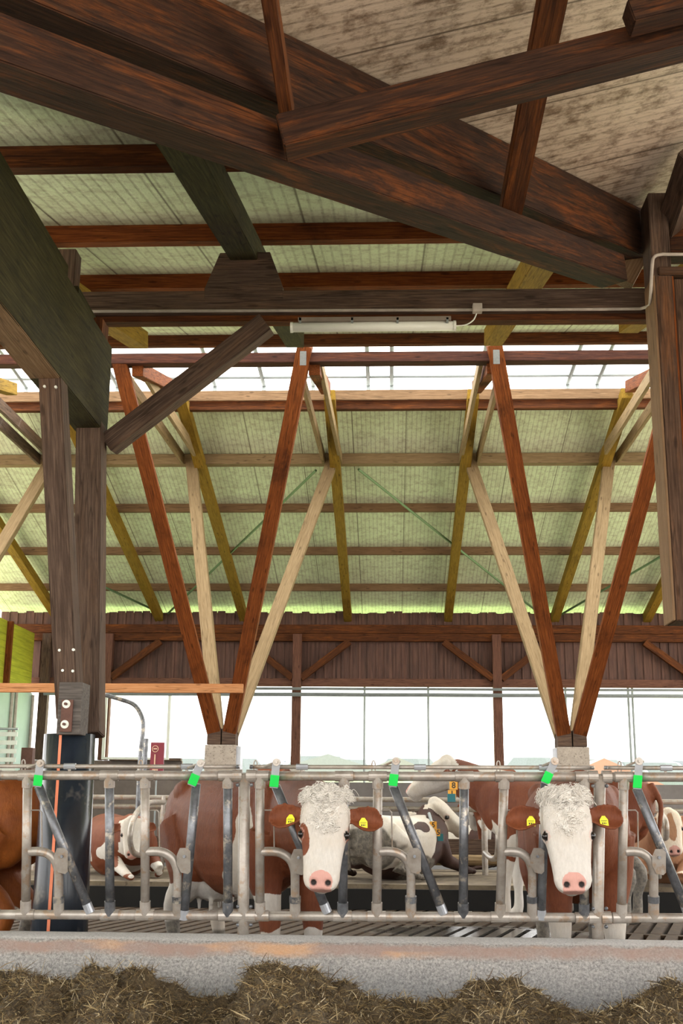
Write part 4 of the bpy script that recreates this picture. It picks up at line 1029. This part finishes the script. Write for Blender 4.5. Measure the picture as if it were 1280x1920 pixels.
def ear_tag(root, earpts, s, t=.42, hs=1.0, w_=.022):
    base, out, wv, tv = earpts[s]
    c = base + out*(t*.215*hs) + tv*(.026*hs) + wv*.026*hs
    u = Vector((0, 0, 1)); u = (u - tv*u.dot(tv)).normalized(); r = u.cross(tv).normalized()
    a, b = w_*hs, w_*1.15*hs
    pl_ = [(-a, -b), (a, -b), (a, b*.35), (a*.35, b*1.15), (-a*.35, b*1.15), (-a, b*.35)]
    v = [c + r*x + u*y + tv*.004 for x, y in pl_] + [c + r*x + u*y for x, y in pl_]; n = 6
    mb = MB(); mb.add(v, [tuple(range(n)), tuple(range(2*n-1, n-1, -1))]+[(i, (i+1) % n, n+(i+1) % n, n+i) for i in range(n)])
    tg = newobj('ear_tag', mb.mesh('ear_tag'), 'tag', root); tg['label'] = 'yellow plastic ear tag'
    mb = MB()
    for (x0_, x1_, y_, h_) in ((-.75, .75, .1, .10), (-.75, .6, -.12, .08), (-.55, -.2, -.62, .34), (-.05, .25, -.62, .34), (.4, .55, -.62, .34)):
        q = [(x0_*a, y_*b), (x1_*a, y_*b), (x1_*a, (y_+h_)*b), (x0_*a, (y_+h_)*b)]
        mb.add([c + r*x + u*y + tv*.0047 for x, y in q], [(0, 1, 2, 3)])
    newobj('tag_print', mb.mesh('tag_print'), 'print', tg)
def forelock(root, H, hs=1.0, n=900, seed=1, spread=.112, ylen=.20, r0=.0025):
    rr = random.Random(seed); mb = MB()
    lat = (H(1, 0, 0)-H(0, 0, 0)).normalized(); ax = (H(0, 1, 0)-H(0, 0, 0)).normalized(); nr = (H(0, 0, 1)-H(0, 0, 0)).normalized()
    for k in range(n//14):
        topk = rr.random() < .52
        a = rr.uniform(-1, 1)*spread*(1 if topk else .92); b = rr.uniform(-.05, .035) if topk else rr.uniform(.02, ylen)*(1-.3*abs(a)/spread)
        dome = sqrt(max(0, 1-(a/(spread*1.10))**2))
        c = -.050 + (.120 if topk else .116)*dome - max(0, -b)*1.1
        if topk: out = (nr*(.35+.35*dome) + lat*(a/spread*.9+rr.gauss(0, .35)) - ax*(.75+rr.gauss(0, .3))).normalized()
        else: out = (nr*.30 + lat*(a/spread*.35+rr.gauss(0, .5)) + ax*(.6+rr.gauss(0, .5))).normalized()
        L = (rr.uniform(.040, .072) if topk else rr.uniform(.020, .034))*hs; ph = rr.uniform(0, 2*pi); cr = rr.uniform(.008, .015)*(1 if topk else .8)
        s1 = out.cross(Vector((rr.gauss(0, 1), rr.gauss(0, 1), rr.gauss(0, 1)))).normalized(); s2 = out.cross(s1)
        drift = ax*.75+lat*rr.uniform(-.4, .4)-nr*.35; tw = rr.choice((-1, 1))*rr.uniform(4.5, 7)
        for q in range(14):
            p = H(a+rr.gauss(0, .009), b+rr.gauss(0, .009), c-.008)
            l2 = L*rr.uniform(.75, 1.05); jit = Vector((rr.gauss(0, 1), rr.gauss(0, 1), rr.gauss(0, 1)))*.004
            pts = []; nn = 8
            for j in range(nn):
                t = j/(nn-1); ang = ph+t*tw+q*.04
                pts.append(p*1 + (out*(t*(1-.3*t)) + drift*(t*t*.6))*l2 + (s1*(cos(ang)-cos(ph))+s2*(sin(ang)-sin(ph)))*cr + jit*t)
            mb.tube(pts, [r0*hs*.85*(1-.6*j/(nn-1)) for j in range(nn)], 4)
    o = newobj('forelock', mb.mesh('forelock', True), 'hair', root); o['label'] = 'curly cream white forelock'
    return o

# cow 1: left feeding cow, body side-on, head through the fence
L1 = Vector((-.93, 8.02, 0)); y1_ = atan2(-1.22, .98); S1 = 1.0
def headargs(loc, yaw, sc, pollw, axw, nw): return dict(poll=to_local(loc, yaw, sc, pollw), axis=dir_local(yaw, axw), normal=dir_local(yaw, nw))
pw = pt(611, 1496, 6.72)
r1, H1, e1, _ = cow('cow', 'red brown cow with white curly face feeding through the fence, brown patch at its eye', L1, y1_, S1, coat=None, vox=.0105, udder=True, headscale=1.04,
    neck_mid=to_local(L1, y1_, S1, (-.47, 7.1, 1.08)), **headargs(L1, y1_, S1, pw, (-.03, -.32, -.94), (0, -.94, .32)),
    patches=[('b', (.40, -.33, 1.0), (.06, .2, .17), 0), ('b', (.30, -.30, .78), (.08, .25, .14), 0), ('b', (.22, -.28, .64), (.12, .25, .10), 0), ('b', (-.40, 0, .56), (.42, .5, .10), 0), ('b', (.0, 0, .57), (.5, .3, .05), 0),
             ('b', (-.68, -.3, .72), (.10, .25, .10), 0), ('b', (.62, 0, 1.37), (.3, .08, .07), 0), ('b', (-.62, 0, .25), (.3, .5, .30), 0), ('b', (.52, 0, .15), (.3, .5, .25), 0), ('b', (-.6, 0, .15), (.3, .5, .22), 'dirt'),
             ('b', (.8, -.05, .72), (.12, .2, .2), 0),
             ('h', (.108, .238, .0), (.044, .085, .12), 1.0), ('h', (-.128, .20, -.05), (.020, .09, .06), 1.0)])
forelock(r1, H1, 1.04, 3400, 1)
ear_tag(r1, e1, 1, .42, 1.04); ear_tag(r1, e1, -1, .50, 1.04)

# cow 2: right feeding cow seen head-on
L2 = Vector((1.22, 8.0, 0)); y2_ = radians(-93); S2 = 1.0
pw = pt(1058, 1497, 6.72)
r2, H2, e2, _ = cow('cow', 'red brown cow facing us head-on with an all white face and two ear tags', L2, y2_, S2, vox=.0105, headscale=1.05,
    neck_mid=to_local(L2, y2_, S2, (1.08, 7.15, 1.06)), **headargs(L2, y2_, S2, pw, (.02, -.33, -.94), (.0, -.94, .33)), ear_droop=.10,
    patches=[('b', (.55, 0, .14), (.3, .5, .36), 0), ('b', (-.6, 0, .2), (.3, .5, .3), 0), ('b', (.86, 0, .72), (.12, .07, .14), 0), ('b', (-.6, .1, .35), (.35, .5, .35), 'dirt')])
forelock(r2, H2, 1.05, 3200, 5)
ear_tag(r2, e2, 1, .38, 1.05); ear_tag(r2, e2, -1, .48, 1.05)

# cow 0: at the left edge, seen from behind / side
L0 = Vector((-3.18, 8.25, 0)); y0_ = radians(171)
cow('cow', 'orange brown cow cut off by the left edge, its rump toward the black sleeve', L0, y0_, 1.0, mats='simm_orange', vox=.016, poll=(1.15, .1, 1.3),
    patches=[('b', (-.3, 0, .2), (.6, .5, .18), 0), ('b', (-.62, 0, .12), (.25, .4, .25), 'dirt')])

# cow B: standing side-on facing left with numbered neck collar
LB_ = Vector((1.78, 12.6, 0)); yb_ = radians(152); SB = 1.08
pw = pt(840, 1426, 13.3)
rb, HB, eb, _ = cow('cow', 'brown cow standing side-on facing left with number blocks on its neck collar', LB_, yb_, SB, vox=.016, headscale=1.12, **headargs(LB_, yb_, SB, pw, (-.78, .12, -.58), (-.5, -.1, .85)),
    patches=[('b', (.35, 0, .66), (.55, .5, .13), 0), ('b', (.62, .2, .78), (.16, .3, .2), 0), ('b', (.62, 0, .3), (.3, .5, .5), 0), ('b', (0, 0, 1.42), (.9, .09, .09), 0), ('b', (-.6, 0, .2), (.4, .5, .45), 0), ('b', (-.6, 0, .25), (.4, .5, .4), 'dirt'), ('h', (0, .2, 0), (.0001, .0001, .0001), 1)])
# resting cow with dark neck, rump toward us
LD = Vector((.12, 14.75, .27)); yd_ = radians(52)
pw = pt(812, 1503, 15.3)
rd, HD, ed, _ = cow('cow', 'resting white cow with dark neck and dirty rump, head turned right', LD, yd_, 1.0, vox=.016, lying=True, mats='dark_cow', ears_brown=True, headscale=1.15, **headargs(LD, yd_, 1.0, pw, (.75, .15, -.62), (.55, -.35, .75)),
    patches=[('b', (-.35, -.1, .55), (.75, .6, .45), 0), ('b', (-.85, -.2, .34), (.45, .55, .26), 'dirt'), ('b', (-.3, -.5, .1), (.7, .3, .18), 'dirt'), ('b', (-.05, -.35, .62), (.12, .2, .06), 1), ('h', (-.09, .12, -.05), (.05, .06, .08), 1)])
# resting cow at left with white face
LE = Vector((-3.35, 14.95, .27)); ye_ = radians(-62)
pw = pt(247, 1536, 14.2)
cow('cow', 'resting red and white cow with a white face, just right of the black sleeve', LE, ye_, .95, vox=.016, lying=True, **headargs(LE, ye_, .95, pw, (.12, -.35, -.9), (.2, -.9, .35)),
    patches=[('b', (.45, -.5, .3), (.25, .2, .2), 0), ('b', (.9, 0, .08), (.5, .6, .10), 0), ('b', (-.2, -.4, .35), (.25, .3, .16), 0), ('b', (0, 0, .98), (.8, .05, .05), 0)])
LF = Vector((-1.75, 15.4, .27))
cow('cow', 'red brown cow resting low beside the white-faced resting cow, mostly hidden', LF, radians(60), .9, vox=.018, lying=True, poll=(1.0, .25, .8), patches=[('b', (-.4, 0, .3), (.4, .6, .25), 0), ('b', (-.5, -.4, .1), (.5, .4, .1), 0)])
# right edge resting cow
LG = Vector((3.35, 14.6, .27)); yg_ = radians(-112)
pw = pt(1252, 1522, 13.6)
cow('cow', 'beige-faced pinkish cow resting at the right edge', LG, yg_, 1.0, vox=.016, lying=True, mats='beige_cow', **headargs(LG, yg_, 1.0, pw, (.02, -.35, -.9), (-.1, -.9, .35)),
    patches=[('b', (.2, -.2, .3), (.4, .5, .16), 0), ('b', (.3, -.1, .75), (.2, .15, .12), 0), ('h', (0, .15, 0), (.07, .22, .08), 1), ])
# cows standing on the platform facing away
for (px, t, m_) in ((517, 'white-backed cow standing beyond the left feeding cow, facing away', 'simmental'), (930, 'cow with white ridge of back standing beyond the side-on cow, facing away', 'simmental')):
    X = ray(px, 1440)[0]*17.6
    cow('cow', t, (X, 17.9, .28), radians(90), 1.03, vox=.02, mats=m_, poll=(1.1, .2, .9), patches=[('b', (0, 0, 1.42), (1.1, .16, .16), 0), ('b', (-.6, 0, .3), (.5, .5, .4), 0)])
# far heads beyond the neck rails
cow('cow', 'dark brown far cow seen between fence uprights right of the left feeding cow', (-.45, 19.4, .0), radians(-88), 1.0, vox=.02, mats='simmental', lying=True, poll=(1.05, 0, .9), axis=(.5, 0, -.85), normal=(.85, 0, .5), patches=[('h', (0, .12, 0), (.2, .3, .3), 1.0)])
cow('cow', 'far black and white cow behind the dark-necked resting cow', (1.3, 20.6, .05), radians(160), 1.0, vox=.02, mats='dark_cow', lying=True, poll=(1.05, 0, .95), patches=[('b', (.1, .2, .6), (.3, .4, .3), 0)])

# collars with number blocks
def blocks(root, H, specs, mark, strap):
    pts_w = [Vector(p) for p in strap]
    inv = (Matrix.Translation(root.location) @ Matrix.Rotation(root.rotation_euler.z, 4, 'Z') @ Matrix.Scale(root.scale[0], 4)).inverted()
    mb = MB(); mb.tube(pts_w, .02, 6); mb.v = [inv @ q for q in mb.v]; cl = newobj('collar', mb.mesh('collar'), 'net', root)
    for (px, py, Y, ch, mm) in specs:
        c = pt(px, py, Y); mb = MB(); mb.box((c.x-.042, c.y-.02, c.z-.042), (c.x+.042, c.y+.02, c.z+.042)); mb.v = [inv @ q for q in mb.v]
        bk = newobj('number_block', mb.mesh('number_block'), mm, cl)
        if ch:
            cu = bpy.data.curves.new('number', 'FONT'); cu.body = ch; cu.size = .085; cu.align_x = 'CENTER'; cu.align_y = 'CENTER'; cu.offset = .002
            to = bpy.data.objects.new('t', cu); COL.objects.link(to); dg = bpy.context.evaluated_depsgraph_get(); me = bpy.data.meshes.new_from_object(to.evaluated_get(dg)); bpy.data.objects.remove(to)
            Mx = inv @ Matrix.Translation((c.x, c.y-.022, c.z)) @ Matrix.Rotation(pi/2, 4, 'X')
            me.transform(Mx); me.materials.clear(); newobj('number', me, 'print', bk)
blocks(rb, HB, [(850, 1473, 12.75, '8', 'otag'), (847, 1489, 12.75, '1', 'otag'), (846, 1496, 12.74, '', 'teal')], None, [pt(856, 1447, 12.95), pt(855, 1462, 12.8), pt(851, 1478, 12.78), pt(847, 1498, 12.8)])
blocks(rd, HD, [(812, 1547, 14.75, '5', 'otag'), (818, 1561, 14.75, '15', 'otag'), (824, 1570, 14.76, '', 'teal')], None, [pt(804, 1525, 14.95), pt(810, 1545, 14.78), pt(818, 1561, 14.78), pt(826, 1573, 14.85)])

# ------------------------------------------------------------------ distant houses outside
def house(px, py_ridge, Y, w, h, rc, label):
    c = pt(px, py_ridge, Y); root = empty('house', (c.x, Y, 0), 0, label, 'house', 'distant houses')
    mb = MB(); mb.box((c.x-w/2, Y, -.4), (c.x+w/2, Y+8, c.z-h)); mb.build('walls', plain('pale_house_wall', (.5, .5, .48), .9), root)
    mb = MB(); a = c.x-w/2-.4; b = c.x+w/2+.4; z0 = c.z-h; 
    mb.add([(a, Y-.4, z0), (b, Y-.4, z0), (c.x, Y-.4, c.z), (a, Y+8.4, z0), (b, Y+8.4, z0), (c.x, Y+8.4, c.z)], [(0, 1, 2), (5, 4, 3), (0, 2, 5, 3), (1, 4, 5, 2), (0, 3, 4, 1)]); mb.build('roof', plain('house_roof', rc, .9, 0, .1), root)
house(1130, 1422, 75, 6.5, 1.6, (.32, .14, .12), 'distant house with pale red roof right of the right column')
house(615, 1414, 95, 12, 1.9, (.19, .19, .22), 'distant house with pale grey roof behind the left feeding cow head')
house(745, 1420, 120, 9, 2.0, (.20, .19, .20), 'distant house between the window bars, right of centre')
rr = random.Random(5)
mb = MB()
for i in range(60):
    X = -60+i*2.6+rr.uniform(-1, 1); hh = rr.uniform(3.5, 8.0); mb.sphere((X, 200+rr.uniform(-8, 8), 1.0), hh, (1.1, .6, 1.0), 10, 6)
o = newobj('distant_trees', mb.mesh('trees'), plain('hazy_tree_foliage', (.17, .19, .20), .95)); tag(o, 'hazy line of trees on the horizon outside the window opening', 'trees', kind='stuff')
